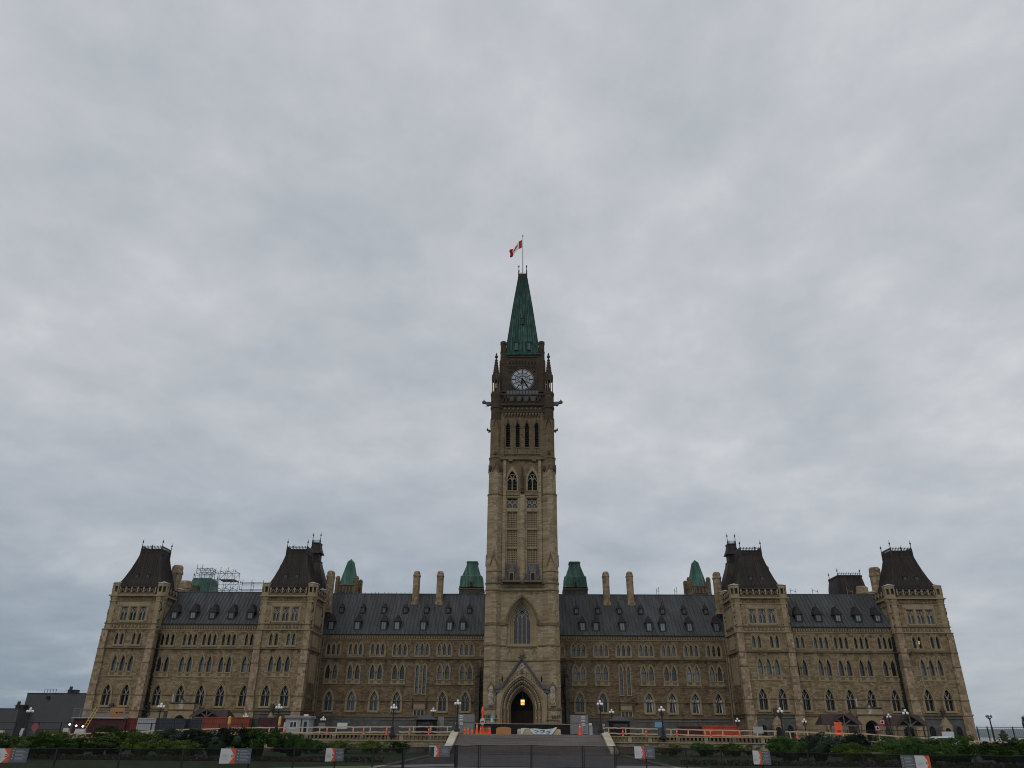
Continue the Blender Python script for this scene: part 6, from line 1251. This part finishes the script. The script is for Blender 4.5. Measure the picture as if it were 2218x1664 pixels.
# far right: steel fence, car, distant haze-blue trees
e = empty('steel_fence', (64, -10, -1.5)); tag(e, 'dark open steel mesh fence beyond the right end tower', 'fence')
for i, x in enumerate((-.4, 1.0, 4.5, 8.5, 13)):
    b = MB(); b.cbox(x, 0, 0, 2.85, .12, .12, 'dark_metal'); b.build('post', e)
b = MB()
for z in (.3, 1.5, 2.75): b.bar((-.4, 0, z), (13, 0, z), .06, 'dark_metal')
for i in range(50): b.bar((-.4+i*.27, 0, .3), (-.4+i*.27, 0, 2.75), .018, 'dark_metal')
b.build('rail_grid', e)
for x0, x1, y, w_ in ((-63, -33, -29, 'left'), (30, 62, -9, 'right')):
    e = empty('steel_fence', ((x0+x1)/2, y, -1.3)); tag(e, 'dark open steel fence in front of the %s wing' % w_, 'fence'); cx = (x0+x1)/2; n = int((x1-x0)/2.6)
    for i in range(n+1): b = MB(); b.cbox(x0-cx+i*(x1-x0)/n, 0, 0, 2.1, .1, .1, 'dark_metal'); b.build('post', e)
    b = MB(); b.bar((x0-cx, 0, 2.05), (x1-cx, 0, 2.05), .07, 'dark_metal'); b.bar((x0-cx, 0, 1.3), (x1-cx, 0, 1.3), .06, 'dark_metal'); b.build('rail', e)
def car():
    x, y = 42.6, -40.8; e = empty('parked_car', (x, y, -1.5)); e.rotation_euler = (0, 0, R(4)); tag(e, 'white car whose roof shows above the right shrubs', 'car'); b = MB()
    def sec(X, zb, zt_, wt): return [(X, -.88, zb), (X, -.9, (zb+zt_)/2), (X, -wt, zt_), (X, wt, zt_), (X, .9, (zb+zt_)/2), (X, .88, zb)]
    b.rings([sec(-2.2, .35, .6, .7), sec(-2.1, .25, .85, .8), (sec(-1.2, .22, .98, .82)), sec(2.0, .22, 1.0, .82), sec(2.2, .3, .75, .78)], 'car_white', True, True); b.build('body', e)
    b = MB(); b.rings([[(-1.2, -.8, .95), (1.9, -.8, .98), (1.9, .8, .98), (-1.2, .8, .95)], [(-.35, -.66, 1.42), (1.25, -.66, 1.44), (1.25, .66, 1.44), (-.35, .66, 1.42)]], 'glass_dark'); b.build('window', e)
    b = MB(); b.rings([[(-.45, -.68, 1.41), (1.35, -.68, 1.43), (1.35, .68, 1.43), (-.45, .68, 1.41)], [(-.2, -.55, 1.52), (1.1, -.55, 1.53), (1.1, .55, 1.53), (-.2, .55, 1.52)]], 'car_white'); b.bar((-1.15, -.78, .97), (-.4, -.67, 1.45), .08, 'car_white'); b.bar((1.85, -.78, .99), (1.3, -.67, 1.45), .08, 'car_white'); b.build('roof', e)
    wh = MB(); wh.rings([[(.32*math.cos(i*.52), yy, .32*math.sin(i*.52)) for i in range(12)] for yy in (-.1, .1)], 'tyre', True, True); wh = wh.mesh('wheel')
    for X in (-1.35, 1.35):
        for Y_ in (-.82, .82): place('wheel', wh, e, (X, Y_, .32))
car()
def far_tree(x, y, w, h, lab):
    e = empty('distant_tree', (x, y, LAWN)); tag(e, lab, 'tree', 'trees beyond the right end'); o = place('crown', BM['dark'][0], e, (0, 0, .6)); o.scale = (w, w, h); b = MB(); b.lathe(0, 0, [(.2, 0), (.1, 1.8)], 'timber', 6); b.build('trunk', e)
far_tree(110.5, 55, 1.7, 6.0, 'tree at the far right edge behind the steel fence'); far_tree(114, 60, 1.9, 5.4, 'second tree at the right edge of the photo'); far_tree(104, 70, 2.2, 2.0, 'low bushy tree far right, nearest the pillar')

# ------------------------------------------------------------------ haze: one even closed box of air over the whole scene
m = bpy.data.materials.new('haze'); m.use_nodes = True; nd = m.node_tree.nodes; lk = m.node_tree.links; nd.remove(nd['Principled BSDF'])
pv = nd.new('ShaderNodeVolumePrincipled'); pv.inputs['Color'].default_value = (.80, .90, 1, 1); pv.inputs['Density'].default_value = .00006; lk.new(pv.outputs[0], nd['Material Output'].inputs['Volume'])
MAT['haze'] = m; b = MB(); b.box(-9100, 9100, -420, 12100, -6, 120, 'haze'); tag(b.build('haze'), kind='stuff')
